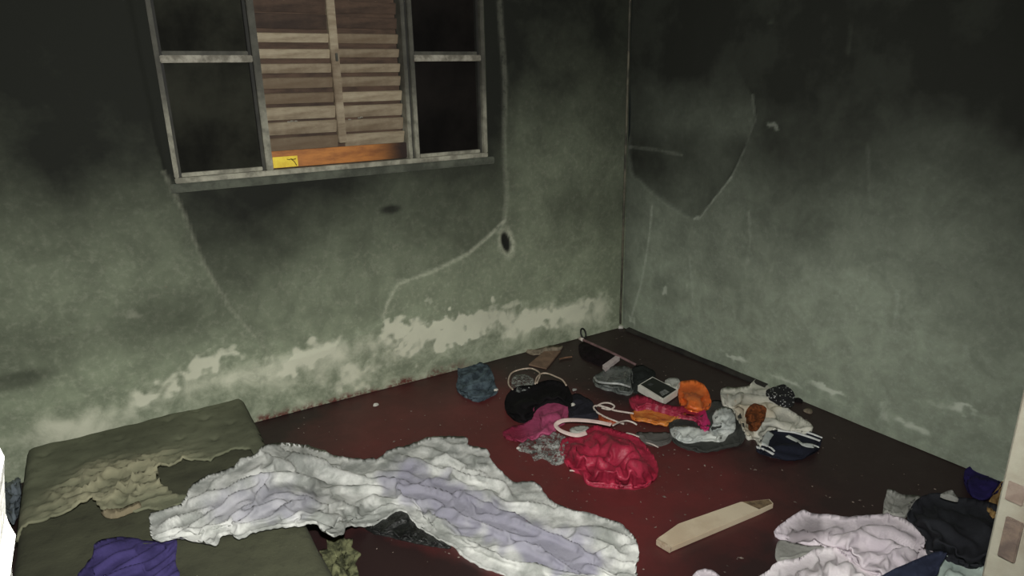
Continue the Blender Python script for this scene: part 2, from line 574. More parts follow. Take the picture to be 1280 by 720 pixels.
def flat_wall(name, boxes, mat):
    bm = bmesh.new()
    for (a, b) in boxes:
        r = bmesh.ops.create_cube(bm, size=1)
        for v in r['verts']:
            v.co = Vector([(a[k] + b[k]) / 2 + v.co[k] * (b[k] - a[k]) for k in range(3)])
    me = bpy.data.meshes.new(name)
    bm.to_mesh(me); bm.free()
    me.materials.append(mat)
    o = bpy.data.objects.new(name, me)
    COL.objects.link(o)
    return structure(o)
flat_wall('wall_left', [((LEFT_X - 0.1, FRONT_Y - 0.13, 0), (LEFT_X, BACK_Y, CEIL))], MAT['soot'])
flat_wall('ceiling', [((LEFT_X - 0.1, FRONT_Y - 0.13, CEIL), (RX + 0.1, BACK_Y + 0.14, CEIL + 0.1))], MAT['soot'])
JL, JR = -0.0445, 0.752            # the doorway the picture is taken from
flat_wall('wall_front', [((LEFT_X, FRONT_Y - 0.13, 0), (JL - 0.035, FRONT_Y, CEIL)), ((JR + 0.035, FRONT_Y - 0.13, 0), (RX, FRONT_Y, CEIL)),
                         ((JL - 0.035, FRONT_Y - 0.13, 2.09), (JR + 0.035, FRONT_Y, CEIL))], MAT['soot'])

# --- door frame: two jambs and a head
door = structure(empty('door_1', ((JL + JR) / 2, FRONT_Y - 0.06, 0)))
def jamb_mesh(name, xin, sgn, mat, chips=False):
    """upright jamb; its room-side edge is knocked about when chips is set"""
    n = 700 if chips else 60
    prof = [ray(p) for p in [(16, 720), (13, 693), (13, 680), (21, 667), (13, 653), (8, 637), (7, 613), (6, 590), (6, 567), (2, 560), (-8, 540), (-20, 480)]]
    prof_z = [CAM.z + d.z / d.y * FRONT_Y for d in prof]
    prof_x = [d.x / d.y * FRONT_Y for d in prof]
    verts, faces = [], []
    y0, y1 = FRONT_Y - 0.13, FRONT_Y
    for k in range(n + 1):
        z = 2.06 * k / n
        e = 0.0
        if chips:
            e = (xin - float(np.interp(z, prof_z, prof_x))) + 0.0004 * pnoise(z * 140, 0.7, 2.0)
        xi, xo = xin + sgn * e, xin + sgn * 0.035
        verts += [(xi, y0, z), (xi, y1 - 0.002, z), (xi + sgn * 0.002, y1, z), (xo, y1, z), (xo, y0, z)]
    for k in range(n):
        a = k * 5
        for i in range(5):
            j = (i + 1) % 5
            faces.append((a + i, a + j, a + 5 + j, a + 5 + i))
    faces += [(0, 1, 2, 3, 4), tuple(n * 5 + i for i in range(5))]
    return link_mesh(name, verts, faces, mat, door)
jamb_mesh('jamb', JL, -1, MAT['jamb_white'], True)
rj = jamb_mesh('jamb', JR, 1, MAT['jamb'])
bevel_box('head', (JR - JL + 0.07, 0.13, 0.035), MAT['jamb'], door, ((JL + JR) / 2, FRONT_Y - 0.065, 2.075), bev=0.002)
# mortise of the lock on the right jamb, with its worn scar above
def on_jamb(px):
    d = ray(px)
    return CAM + d * ((JR - CAM.x) / d.x)
q = [on_jamb(p) for p in [(1257, 647), (1275, 652), (1271, 701), (1253, 696)]]
c = sum(q, Vector()) / 4
wy = max(v.y for v in q) - min(v.y for v in q)
hz = max(v.z for v in q) - min(v.z for v in q)
bevel_box('strike_plate', (0.004, wy * 0.9, hz), MAT['strike'], rj, (JR - 0.0012, c.y, c.z), bev=0.001)
q = [on_jamb(p) for p in [(1263, 608), (1279, 600), (1279, 628), (1259, 630)]]
c = sum(q, Vector()) / 4
bevel_box('worn_scar', (0.002, 0.016, 0.022), plain('bare_wood_scar', (84, 74, 65), (72, 60, 52), 0.8, 60), rj, (JR - 0.0006, c.y, c.z), bev=0.0005)

# --- conduit in the corner and low plinth of the right wall
def tube(name, pts, rad, mat, parent=None, seg=8, closed=False, flat=None, up=None):
    """round (or flattened, flat=(w, t)) section swept along 3D points"""
    pts = [Vector(p) for p in pts]
    n = len(pts)
    verts, faces = [], []
    prev = None
    for i, p in enumerate(pts):
        a = pts[(i - 1) % n] if (closed or i > 0) else p
        b = pts[(i + 1) % n] if (closed or i < n - 1) else p
        t = (b - a).normalized()
        ref = Vector(up) if up else (prev if prev is not None else (Vector((0, 0, 1)) if abs(t.z) < 0.9 else Vector((1, 0, 0))))
        side = t.cross(ref).normalized()
        nn = side.cross(t).normalized()
        prev = nn
        r = rad(i / max(n - 1, 1)) if callable(rad) else rad
        for k in range(seg):
            an = 2 * math.pi * k / seg
            if flat:
                ca, sa = math.cos(an), math.sin(an)
                verts.append(p + side * (flat[0] / 2 * math.copysign(abs(ca) ** 0.5, ca)) + nn * (flat[1] / 2 * math.copysign(abs(sa) ** 0.5, sa)))
            else:
                verts.append(p + side * (r * math.cos(an)) + nn * (r * math.sin(an)))
    m = n if closed else n - 1
    for i in range(m):
        for k in range(seg):
            a, b = i * seg + k, i * seg + (k + 1) % seg
            c2, d2 = ((i + 1) % n) * seg + (k + 1) % seg, ((i + 1) % n) * seg + k
            faces.append((a, b, c2, d2))
    if not closed:
        faces += [tuple(range(seg))[::-1], tuple((n - 1) * seg + k for k in range(seg))]
    return link_mesh(name, verts, faces, mat, parent, smooth=True)

MAT['conduit'] = plain('sooted_conduit', (104, 100, 84), (58, 58, 50), 0.7, 12, 0.3, 40)
zz = [0.03 + 0.08 * k for k in range(32)]
structure(tube('trim_1', [(CORNER.x - 0.022 + 0.003 * pnoise(z * 3, 1, 1), BACK_Y - 0.006 + 0.002 * pnoise(z * 4, 2, 5), z) for z in zz], 0.0065, MAT['conduit']))
MAT['plinth'] = plain('dark_plinth', (50, 48, 42), (28, 26, 24), 0.8, 12, 0.4, 30)
pl_v, pl_f = [], []
for k in range(60):
    u = 0.06 + 1.0 * k / 59
    h = 0.016 + 0.004 * pnoise(u * 7, 0, 3)
    for (dd, z) in ((0.0, 0.0), (0.028, 0.0), (0.024, h * 0.6), (0.020, h), (0.0, h + 0.004)):
        p = CORNER + RDIR * u + RNRM * dd
        pl_v.append((p.x, p.y, z - 0.003))
for k in range(59):
    for i in range(4):
        a = k * 5 + i
        pl_f.append((a, a + 1, a + 6, a + 5))
structure(link_mesh('baseboard_right', pl_v, pl_f, MAT['plinth'], smooth=True))

# ------------------------------------------------------------------ window
win = structure(empty('window_1', ((WX0 + WX1) / 2, BACK_Y, WZ0)))
FY = BACK_Y + 0.028
MX = (0.648, 1.318)                   # the two mullions
TZ = 1.594                            # transom height
fw = 0.040
def bar(name, x0, x1, z0, z1, y, t, mat, parent, bev=0.003):
    return bevel_box(name, (x1 - x0, t, z1 - z0), mat, parent, ((x0 + x1) / 2, y, (z0 + z1) / 2), bev=bev)
bar('frame_rail', WX0, WX1, WZ0, WZ0 + 0.022, FY + 0.012, 0.075, MAT['frame'], win)
bar('frame_rail', WX0, WX1, WZ1 - 0.04, WZ1, FY + 0.012, 0.075, MAT['frame'], win)
bar('frame_stile', WX0, WX0 + 0.018, WZ0 + 0.022, WZ1 - 0.04, FY + 0.012, 0.075, MAT['frame'], win)
bar('frame_stile', WX1 - 0.020, WX1, WZ0 + 0.022, WZ1 - 0.04, FY + 0.012, 0.075, MAT['frame'], win)
bar('mullion', MX[0] - 0.018, MX[0] + 0.010, WZ0 + 0.022, WZ1 - 0.04, FY + 0.008, 0.07, MAT['frame'], win)
mu = bar('mullion', MX[1] - 0.030, MX[1] - 0.012, WZ0 + 0.022, WZ1 - 0.04, FY + 0.008, 0.07, MAT['frame'], win)
bar('mullion_face', MX[1] + 0.004, MX[1] + 0.024, WZ0 + 0.022, WZ1 - 0.04, FY + 0.008, 0.07, MAT['frame'], mu)
bar('mullion_groove', MX[1] - 0.012, MX[1] + 0.004, WZ0 + 0.022, WZ1 - 0.04, FY + 0.016, 0.05, MAT['sash'], mu)
# sill lip
MAT['sill'] = plain('sooted_sill', (92, 96, 84), (64, 67, 58), 0.85, 10, 0.5, 30)
bar('window_sill', WX0 - 0.02, WX1 + 0.035, WZ0 - 0.036, WZ0, BACK_Y + 0.036, 0.08, MAT['sill'], win, 0.004)

def glass_mat(name, col, rough):
    t = NT(name)
    n1 = t.noise(3, 6, 0.6)
    t.color(t.mix(t.ramp(n1, 0.35, 0.7), lin(col), lin(tuple(v * 0.45 for v in col))))
    t.rough(rough)
    t.b.inputs['Transmission Weight'].default_value = 0.12
    t.b.inputs['IOR'].default_value = 1.3
    t.b.inputs['Specular IOR Level'].default_value = 0.2
    return t.m
MAT['glass_l'] = glass_mat('sooted_glass', (52, 53, 45), 0.8)
MAT['glass_r'] = glass_mat('black_glass', (30, 27, 25), 0.6)
MAT['transom'] = plain('pale_transom', (168, 164, 150), (110, 106, 94), 0.75, 20, 0.4, 50)
for (x0, x1, gm) in ((WX0 + 0.018, MX[0] - 0.018, MAT['glass_l']), (MX[1] + 0.024, WX1 - 0.020, MAT['glass_r'])):
    sash = []
    for (z0, z1) in ((WZ0 + 0.022, TZ - 0.014), (TZ + 0.014, WZ1 - 0.04)):
        s = bar('sash', x0, x0 + 0.012, z0, z1, FY + 0.012, 0.03, MAT['sash'], win, 0.002)
        bar('sash_stile', x1 - 0.012, x1, z0, z1, FY + 0.012, 0.03, MAT['sash'], s, 0.002)
        bar('sash_rail', x0 + 0.012, x1 - 0.012, z0, z0 + 0.016, FY + 0.012, 0.03, MAT['frame'], s, 0.002)
        bar('pane', x0 + 0.010, x1 - 0.010, z0 + 0.010, z1, FY + 0.022, 0.005, gm, s, 0)
    bar('transom', x0, x1, TZ - 0.014, TZ + 0.014, FY + 0.004, 0.05, MAT['transom'], win)

# middle: burnt wooden louvre shutter
def slat_mat(name, c1, c2, c3):
    t = NT(name)
    oi = t.n('ShaderNodeObjectInfo')
    n1 = t.noise(7, 8, 0.7, stretch=(1, 6, 6))
    n2 = t.noise(2.5, 6, 0.6, coord='Object')
    col = t.mix(t.ramp(n1, 0.35, 0.7), lin(c1), lin(c2))
    f = t.math('MULTIPLY', t.ramp(t.math('ADD', n2, t.math('MULTIPLY', oi.outputs['Random'], 0.25)), 0.5, 0.75), 0.8)
    col = t.mix(f, col, lin(c3))
    t.color(col)
    t.rough(0.8)
    t.bump(n1, 0.4, 0.004)
    return t.m
MAT['slat'] = slat_mat('scorched_slat', (176, 164, 140), (136, 122, 100), (98, 80, 62))
MAT['slat_dark'] = slat_mat('burnt_slat', (92, 72, 58), (62, 48, 38), (40, 30, 25))
MAT['orange'] = None
LX0, LX1 = MX[0] + 0.010, MX[1] - 0.030
shutter = win
CX = 0.985
bar('shutter_stile', CX - 0.020, CX + 0.016, WZ0 + 0.115, WZ1 - 0.04, FY + 0.020, 0.030, MAT['slat'], win)
def tilted(name, x0, x1, z, h, mat, tilt, y):
    R = Matrix.Rotation(tilt, 3, 'X')
    return bevel_box(name, (x1 - x0, 0.010, h), mat, win, ((x0 + x1) / 2, y, z), R, 0.002)
rows = [1.244, 1.307, 1.369, 1.431, 1.494, 1.556, 1.618, 1.680]
for k, z in enumerate(rows):
    for (x0, x1) in ((LX0, CX - 0.020), (CX + 0.016, LX1)):
        m = MAT['slat']
        tilted('slat', x0, x1, z + random.uniform(-.003, .003), [.060, .058, .054, .048, .044, .040, .038, .040][k] + random.uniform(-.003, .003), m, math.radians(20 + random.uniform(-4, 4)), FY + 0.028 + random.uniform(-.003, .003))
for k, z in enumerate([1.745, 1.808, 1.872, 1.935, 1.985]):
    for (x0, x1) in ((LX0, CX - 0.020), (CX + 0.016, LX1)):
        tilted('slat', x0, x1, z, 0.052 + random.uniform(-.006, .008), MAT['slat_dark'], math.radians(14 + random.uniform(-5, 5)), FY + 0.030)
# backing boards behind the louvres keep the night out
bar('backing_board', LX0, LX1, WZ0 + 0.022, WZ1 - 0.04, FY + 0.050, 0.012, MAT['slat_dark'], win, 0.002)
t = NT('orange_board')
tc = t.n('ShaderNodeTexCoord')
sep = t.n('ShaderNodeSeparateXYZ')
t.link(tc.outputs['Object'], sep.inputs[0])
n1 = t.noise(9, 7, 0.65, stretch=(1, 4, 4))
col = t.mix(t.ramp(n1, 0.3, 0.7), lin((196, 128, 62)), lin((150, 92, 46)))
sc = t.math('ADD', t.ramp(sep.outputs[0], 0.10, 0.30), t.math('MULTIPLY', t.math('SUBTRACT', n1, 0.5), 0.4))
col = t.mix(sc, col, lin((40, 26, 20)))
t.color(col); t.rough(0.6); t.bump(n1, 0.3, 0.003)
board = bar('shutter_rail', LX0, LX1, WZ0 + 0.026, WZ0 + 0.098, FY + 0.012, 0.022, t.m, win)
# yellow sticker with its dark scrawl on the left end of that board
stick = bar('sticker', LX0 + 0.006, LX0 + 0.112, WZ0 + 0.028, WZ0 + 0.074, FY - 0.0004, 0.003, plain('yellow_sticker', (252, 226, 70), (230, 196, 54), 0.5, 20, 0.1), win, 0.0008)
inkm = plain('brown_ink', (84, 66, 22), None, 0.7)
for (pts) in ([(0.066, 0.062), (0.076, 0.059), (0.084, 0.062), (0.092, 0.059), (0.104, 0.061)], [(0.084, 0.060), (0.094, 0.052), (0.101, 0.040), (0.104, 0.032)]):
    tube('scrawl', [(LX0 + a, FY - 0.0022, WZ0 + b) for a, b in pts], 0.0019, inkm, stick, seg=6)
# pale flecks caught on the slats, and a latch
bevel_box('latch', (0.010, 0.012, 0.034), MAT['frame'], win, (CX + 0.002, FY + 0.002, 1.600), bev=0.002)
for (px) in [(367, 152), (363, 153), (372, 152), (431, 150), (440, 150), (452, 148), (455, 147)]:
    x, z = on_back(px)
    bevel_box('paint_fleck', (0.012, 0.004, 0.005), MAT['transom'], win, (x + 0.004, FY + 0.016, z), bev=0.0005)

# ------------------------------------------------------------------ mattress
MZ = 0.18
MXL, MXR, MYB, MYF = -0.403, 0.385, 2.965, 1.06
def mat_top(x, y):
    """smooth height of the mattress below a point (0 off it)"""
    ex = ss1(0.0, 0.05, min(x - MXL, MXR - x) + 0.02)
    ey = ss1(0.0, 0.05, min(y - MYF, MYB - y) + 0.02)
    return MZ * ex * ey

def build_mattress():
    root = tag(empty('mattress', ((MXL + MXR) / 2, (MYB + MYF) / 2, 0)), 'scorched olive foam mattress lying on the floor against the wall below the window', 'mattress')
    # foam core: rounded slab with a pitted burnt top
    nx, ny = 90, 200
    verts, faces = [], []
    rr = 0.035
    step_line = [tuple(gnd(p, MZ).xy) for p in [(0, 672), (20, 660), (60, 648), (95, 638), (118, 627), (128, 640), (165, 644), (182, 636), (215, 618), (235, 612), (260, 600), (330, 585), (420, 570)]]
    hollow = [tuple(gnd(p, MZ).xy) for p in [(195, 588), (228, 578), (262, 576), (290, 562), (312, 560), (318, 572), (280, 590), (250, 610), (225, 620), (200, 606)]]
    def top(x, y):
        e = min(x - MXL, MXR - x, y - MYF, MYB - y)
        e = max(e, 0)
        z = MZ - 0.012
        if e < rr:
            z -= rr * (1 - math.sqrt(max(0, 1 - (1 - e / rr) ** 2)))
        z += 0.007 * pnoise(x * 5, y * 5, 1.2) + 0.004 * pnoise(x * 17, y * 17, 4.2)
        return z
    for j in range(ny + 1):
        for i in range(nx + 1):
            x = MXL + (MXR - MXL) * i / nx
            y = MYF + (MYB - MYF) * j / ny
            verts.append((x + 0.006 * pnoise(y * 6, x * 2, 8.0) * (i in (0, nx)), y, top(x, y)))
    W = nx + 1
    for j in range(ny):
        for i in range(nx):
            a = j * W + i
            faces.append((a, a + 1, a + W + 1, a + W))
    ring = [i for i in range(W)] + [j * W + nx for j in range(1, ny + 1)] + [ny * W + i for i in range(nx - 1, -1, -1)] + [j * W for j in range(ny - 1, 0, -1)]
    prev = ring
    for (z, out) in ((0.09, 0.008), (0.02, 0.0), (-0.002, -0.015)):
        new = []
        for k in ring:
            v = verts[k]
            dx = (1 if v[0] > MXR - 0.01 else -1 if v[0] < MXL + 0.01 else 0) * out
            dy = (1 if v[1] > MYB - 0.01 else -1 if v[1] < MYF + 0.01 else 0) * out
            new.append(len(verts))
            verts.append((v[0] + dx, v[1] + dy, z))
        for k in range(len(ring)):
            l = (k + 1) % len(ring)
            faces.append((prev[k], new[k], new[l], prev[l]))
        prev = new
    t = NT('burnt_foam')
    n1, n2, n3 = t.noise(3.5, 7, 0.6), t.noise(22, 7, 0.7), t.noise(120, 3, 0.6)
    col = t.mix(t.ramp(n1, 0.3, 0.7), lin((82, 84, 64)), lin((68, 69, 53)))
    col = t.mix(t.math('MULTIPLY', t.ramp(n2, 0.5, 0.75), 0.5), col, lin((46, 46, 36)))
    t.color(col); t.rough(0.95)
    b1 = t.bump(n2, 0.4, 0.01)
    t.bump(n3, 0.4, 0.003, b1)
    link_mesh('foam_core', verts, faces, t.m, root, smooth=True)

    # what is left of the quilted cover: a skin over the far half with a torn front edge and a burnt-through hollow
    poly = [tuple(gnd(p, MZ).xy) for p in [(14, 668), (24, 658), (60, 648), (95, 638), (113, 628), (120, 630), (128, 640), (150, 645), (172, 640), (182, 636), (205, 640), (240, 622)]]
    poly = [(MXL - 0.004, poly[0][1])] + poly[1:] + [(MXR + 0.004, poly[-1][1] - 0.06), (MXR + 0.004, MYB + 0.004), (MXL - 0.004, MYB + 0.004)]
    st = 0.0095
    verts, idx, attr = [], {}, []
    xs = np.arange(MXL - 0.004, MXR + 0.0135, st)
    ys = np.arange(1.9, MYB + 0.0135, st)
    P = np.array([(x, y) for y in ys for x in xs])
    jit = np.array([0.010 * pnoise(x * 22, y * 22, 2.2) + 0.005 * pnoise(x * 60, y * 60, 1.2) for x, y in P])
    sd = sdist(P, poly)
    sd2 = np.where(P[:, 1] > 2.60, sd, sd + jit)
    hol = sdist(P, hollow) + jit
    keep = (sd2 > -0.004) & (hol < 0.004)
    pleats = 1 - sst(0.08, 0.36, np.hypot((P[:, 0] + 0.08) / 1.0, (P[:, 1] - 2.47) / 0.70) + 0.06 * np.array([pnoise(x * 8, y * 8, 13.0) for x, y in P]))
    tint = []
    for k, (x, y) in enumerate(P):
        if not keep[k]:
            idx[k] = None
            continue
        z = top(min(max(x, MXL), MXR), min(max(y, MYF), MYB)) + 0.012
        rim = min(max(sd2[k], 0), max(-hol[k], 0))
        z += 0.004 * math.exp(-(rim / 0.018) ** 2) * (0.6 + pnoise(x * 30, y * 30, 3.3)) * (1 if y < 2.7 else 0)
        wv = pleats[k]
        u = x * 0.8 + y * 0.5
        rdg = (1 - abs(pnoise(x * 11 + 0.5 * pnoise(x * 9, y * 9, 5), y * 26, 6.6)) * 2.2)
        z += wv * (0.030 * max(rdg, 0) ** 2 + 0.014 * max(0, 1 - 2.4 * abs(pnoise(x * 30, y * 40 + x * 14, 9.1))) ** 2)
        # tufting dimples of the far half
        idx[k] = len(verts)
        verts.append((x, y, z))
        tint.append(min(1, wv * (0.40 + 0.8 * max(rdg, 0) ** 2) + 0.5 * max(0, 1 - rim / 0.05) * (0.5 + pnoise(x * 12, y * 12, 3.1)) * (y < 2.5 and x < 0.05)))
    for (tx, ty) in [tuple(gnd(p, MZ).xy) for p in [(55, 568), (150, 548), (210, 524), (245, 512), (256, 522), (288, 527), (225, 548), (268, 548)]]:
        for k, v in enumerate(verts):
            d2 = (v[0] - tx) ** 2 + (v[1] - ty) ** 2
            if d2 < 0.0025:
                verts[k] = (v[0], v[1], v[2] - 0.012 * math.exp(-d2 / 0.0003))
    faces = []
    W = len(xs)
    for j in range(len(ys) - 1):
        for i in range(W - 1):
            q = [idx[j * W + i], idx[j * W + i + 1], idx[j * W + W + i + 1], idx[j * W + W + i]]
            if None not in q:
                faces.append(q)
            elif sum(v is None for v in q) == 1:
                faces.append([v for v in q if v is not None])
    t = NT('scorched_quilt_cover')
    n1, n2 = t.noise(4, 7, 0.6), t.noise(26, 7, 0.7)
    col = t.mix(t.ramp(n1, 0.3, 0.7), lin((118, 122, 98)), lin((92, 95, 75)))
    col = t.mix(t.math('MULTIPLY', t.ramp(n2, 0.5, 0.75), 0.5), col, lin((62, 62, 48)))
    col = t.mix(t.math('MULTIPLY', t.attr('tint'), 0.85), col, lin((172, 168, 138)))
    t.color(col); t.rough(0.9)
    t.bump(n2, 0.35, 0.008)
    cv = link_mesh('torn_cover', verts, faces, t.m, root, smooth=True, attrs={'tint': tint})
    m = cv.modifiers.new('thickness', 'SOLIDIFY')
    m.thickness = 0.008
    m.offset = -1
    # pale curled scraps along the tear
    pm = fabric('pale_scrap', (184, 172, 146), (136, 126, 102), bump=0.5)
    return root, pm
mattress, scrap_mat = build_mattress()


# ------------------------------------------------------------------ soft heaps: cloth, bags, paper
def wrinkle(x, y, seed, scale, aniso, theta):
    if callable(theta):
        theta, x, y = float(theta(x, y)), x - 0.72, y - 2.25
    c, s = math.cos(theta), math.sin(theta)
    u, v = (x * c + y * s) * scale / aniso, (-x * s + y * c) * scale
    wv = 0.55 * pnoise(u * 0.8, v * 0.8, seed + 3.3)
    a = max(0.0, 1 - 2.0 * abs(pnoise(u + wv, v + 1.2 * wv, seed)))
    b = max(0.0, 1 - 2.0 * abs(pnoise(u * 2.1 + 3 + wv, v * 2.1 + wv, seed + 11.1)))
    c3 = pnoise(u * 0.5, v * 0.5, seed + 7.0)
    return 0.60 * a * a + 0.28 * b * b + 0.25 * c3

def drape(X, faces, pinned, zmin, ex, theta, aniso, steps, stiff=0.35, seed=1.0, rim=None):
    """let a sheet with more cloth than its outline holds settle: it buckles into folds running along theta"""
    F = np.array([f for f in faces if len(f) == 3])
    E = np.vstack([F[:, [0, 1]], F[:, [1, 2]], F[:, [2, 0]]])
    opp = np.concatenate([F[:, 2], F[:, 0], F[:, 1]])
    key = np.sort(E, 1)
    order = np.lexsort((key[:, 1], key[:, 0]))
    ks, os_ = key[order], opp[order]
    first = np.ones(len(ks), bool)
    first[1:] = np.any(ks[1:] != ks[:-1], 1)
    edges = ks[first]
    dup = np.where(~first)[0]
    bend = np.stack([os_[dup - 1], os_[dup]], 1)
    A = np.vstack([edges, bend])
    kst = np.concatenate([np.ones(len(edges)), np.full(len(bend), stiff)])
    flat = X[:, :2]
    d0 = X[A[:, 0]] - X[A[:, 1]]
    ang = np.arctan2(d0[:, 1], d0[:, 0]) - (theta(X[A[:, 0], 0], X[A[:, 0], 1]) if callable(theta) else theta)
    mod = np.array([1 + 0.5 * pnoise(x * 5, y * 5, seed) for x, y in X[:, :2]])
    if rim is not None:
        mod = mod * rim
    L = np.linalg.norm(d0, axis=1) * (1 + ex * mod[A[:, 0]] * (np.sin(ang) ** 2 + np.cos(ang) ** 2 / aniso ** 2))
    wgt = np.where(pinned, 0.0, 1.0)
    wa, wb = wgt[A[:, 0]], wgt[A[:, 1]]
    ws = wa + wb
    ws[ws == 0] = 1
    n = len(X)
    cnt = np.bincount(A[:, 0], kst, n) + np.bincount(A[:, 1], kst, n)
    cnt = np.maximum(cnt, 1e-6)
    V = np.zeros_like(X)
    ii, jj = A[:, 0], A[:, 1]
    for s in range(steps):
        X0 = X.copy()
        X = X + V * 0.93
        X[:, 2] -= 0.00006 * wgt
        for _ in range(4):
            d = X[ii] - X[jj]
            l = np.maximum(np.linalg.norm(d, axis=1), 1e-9)
            c = ((l - L) / l * kst / ws)[:, None] * d
            ca, cb = -c * wa[:, None], c * wb[:, None]
            for k in range(3):
                X[:, k] += 1.6 * (np.bincount(ii, ca[:, k], n) + np.bincount(jj, cb[:, k], n)) / cnt
            X[:, 2] = np.maximum(X[:, 2], zmin)
        V = (X - X0) * wgt[:, None]
        vm = np.linalg.norm(V, axis=1, keepdims=True)
        V *= np.minimum(1, 0.004 / np.maximum(vm, 1e-9))
    return X

def on_top(o, pad=0.002):
    """height function of something already lying there"""
    me = o.data
    bt = BVHTree.FromPolygons([o.matrix_world @ v.co for v in me.vertices], [tuple(p.vertices) for p in me.polygons])
    def f(x, y):
        h = bt.ray_cast(Vector((x, y, 1.0)), Vector((0, 0, -1)))
        return h[0].z + pad if h[0] is not None else 0.0
    return f

HEAPS = []
def heap(name, outline, label=None, cat=None, mat=None, top=0.04, edge=0.008, fall=18, wr=(0.015, 14, 2.0, 0.3), step=2.2, base=0.0,
         ridges=(), tint=None, parent=None, seed=None, group=None, jitter=1.0, smooth_outline=4, lump=0.0, bfun=None, ex=0.22, steps=60, stiff=0.35):
    """A crumpled soft thing. outline: its outline in the photograph, followed to the surface it lies on (base height or bfun(x, y));
    the body swells from 'edge' to 'top' over 'fall' pixels, folds of wr=(amplitude, per metre, stretch, direction) lie on it."""
    seed = seed if seed is not None else (abs(hash_name(name + str(outline[0]))) % 997) * 0.37
    ol = catmull(outline, smooth_outline) if smooth_outline > 1 else np.array(outline, float)
    # resample the outline
    pts = []
    for a, b in zip(ol, np.roll(ol, -1, 0)):
        n = max(1, int(round(np.hypot(*(b - a)) / step)))
        for k in range(n):
            pts.append(a + (b - a) * k / n)
    ol = np.array(pts)
    if jitter:
        ol = ol + np.array([(jitter * pnoise(p[0] * 0.16, p[1] * 0.16, seed), jitter * pnoise(p[0] * 0.16, p[1] * 0.16, seed + 5)) for p in ol])
    x0, y0 = ol.min(0); x1, y1 = ol.max(0)
    gx, gy = np.arange(x0, x1, step), np.arange(y0, y1, step * 0.8)
    G = np.array([(x + (0.5 * step if j % 2 else 0), y) for j, y in enumerate(gy) for x in gx])
    sd = sdist(G, ol)
    G = G[sd > step * 0.55]
    allp = [Vector(p) for p in ol] + [Vector(p) for p in G]
    n = len(ol)
    vs, es, fs, ov, oe, of = delaunay_2d_cdt(allp, [(i, (i + 1) % n) for i in range(n)], [], 1, 1e-5)
    V2 = np.array([(v.x, v.y) for v in vs])
    d = seg_dist(V2, ol)
    h = edge + (top - edge) * sst(0, 1, np.minimum(d / fall, 1.0)) 
    rd = np.zeros(len(V2))
    for (line, amp, wid) in ridges:
        rd += amp * np.exp(-(seg_dist(V2, np.array(line, float), False) / wid) ** 2)
    verts, tv, zmin = [], [], []
    for k, p in enumerate(V2):
        hh = h[k]
        if lump:
            hh *= 1 + lump * pnoise(p[0] * 0.03, p[1] * 0.03, seed + 2)
        if bfun:
            dr = ray(p)
            # walk down the ray until it meets the supporting surface raised by hh
            lo = max(0.3, (1.5 - 0.45) / -dr.z)
            hi = (CAM.z + 0.02) / -dr.z
            for s in range(60):
                tt = lo + (hi - lo) * s / 59
                q = CAM + dr * tt
                if q.z <= bfun(q.x, q.y) + hh:
                    break
            a, b = lo + (hi - lo) * max(s - 1, 0) / 59, tt
            for _ in range(12):
                mth = (a + b) / 2
                q = CAM + dr * mth
                if q.z <= bfun(q.x, q.y) + hh:
                    b = mth
                else:
                    a = mth
            q = CAM + dr * b
            bz = bfun(q.x, q.y)
        else:
            q = gnd(p, base + hh)
            bz = base
        e = ss1(0.0, 1.0, d[k] / max(fall * 0.6, 1))
        z = q.z + (0.45 * wr[0] if ex else wr[0]) * (wrinkle(q.x, q.y, seed, wr[1], wr[2], wr[3]) - 0.12) * (0.25 + 0.75 * e) + rd[k] * (0.7 if ex else 1)
        verts.append((q.x, q.y, max(z, bz + 0.003)))
        zmin.append(bz + 0.003)
    if tint:
        tv = [float(v) for v in tint(V2[:, 0], V2[:, 1])]
    faces = [tuple(f) for f in fs]
    # orient upwards
    f0 = faces[0]
    a, b, c = (Vector(verts[i]) for i in f0[:3])
    if (b - a).cross(c - a).z < 0:
        faces = [f[::-1] for f in faces]
    if ex:
        X = drape(np.array(verts), faces, d < 0.3 * step, np.array(zmin), ex, wr[3], wr[2], steps, stiff, seed, 0.15 + 0.85 * sst(0, 1, d / (5 * step)))
        verts = [tuple(v) for v in X]
    HEAPS.append(np.array([(verts[i][0], verts[i][1]) for i in range(min(n, len(verts)))]))
    # skirt: the rim turns down to what it lies on
    cnt = {}
    for f in faces:
        for i in range(len(f)):
            e = (f[i], f[(i + 1) % len(f)])
            cnt[e] = 1
    rim = [e for e in cnt if (e[1], e[0]) not in cnt]
    low = {}
    cx, cy = np.mean([v[0] for v in verts]), np.mean([v[1] for v in verts])
    for a, b in rim:
        for v in (a, b):
            if v not in low:
                low[v] = len(verts)
                x, y, z = verts[v]
                bz = bfun(x, y) if bfun else base
                low_z = min(bz - 0.003, z - 0.002)
                verts.append((x + (cx - x) * 0.015, y + (cy - y) * 0.015, low_z))
                if tint:
                    tv.append(tv[v])
        faces.append((b, a, low[a], low[b]))
    o = link_mesh(name, verts, faces, mat, parent, smooth=True, attrs={'tint': tv} if tint else None)
    if label:
        tag(o, label, cat, group)
    return o

def as_part(o, part_name, name):
    """turn a labelled mesh into the main part of a thing of its own"""
    o.name = part_name
    o.data.name = part_name
    n = len(o.data.vertices)
    co = np.empty(n * 3)
    o.data.vertices.foreach_get('co', co)
    co = co.reshape(-1, 3)
    root = empty(name, Vector((co[:, 0].mean(), co[:, 1].mean(), 0)))
    for k in ('label', 'category', 'group'):
        if k in o:
            root[k] = o[k]
            del o[k]
    o.parent = root
    o.matrix_parent_inverse = root.matrix_world.inverted()
    return root

def hash_name(s):
    v = 7
    for ch in s:
        v = (v * 31 + ord(ch)) % 1000003
    return v

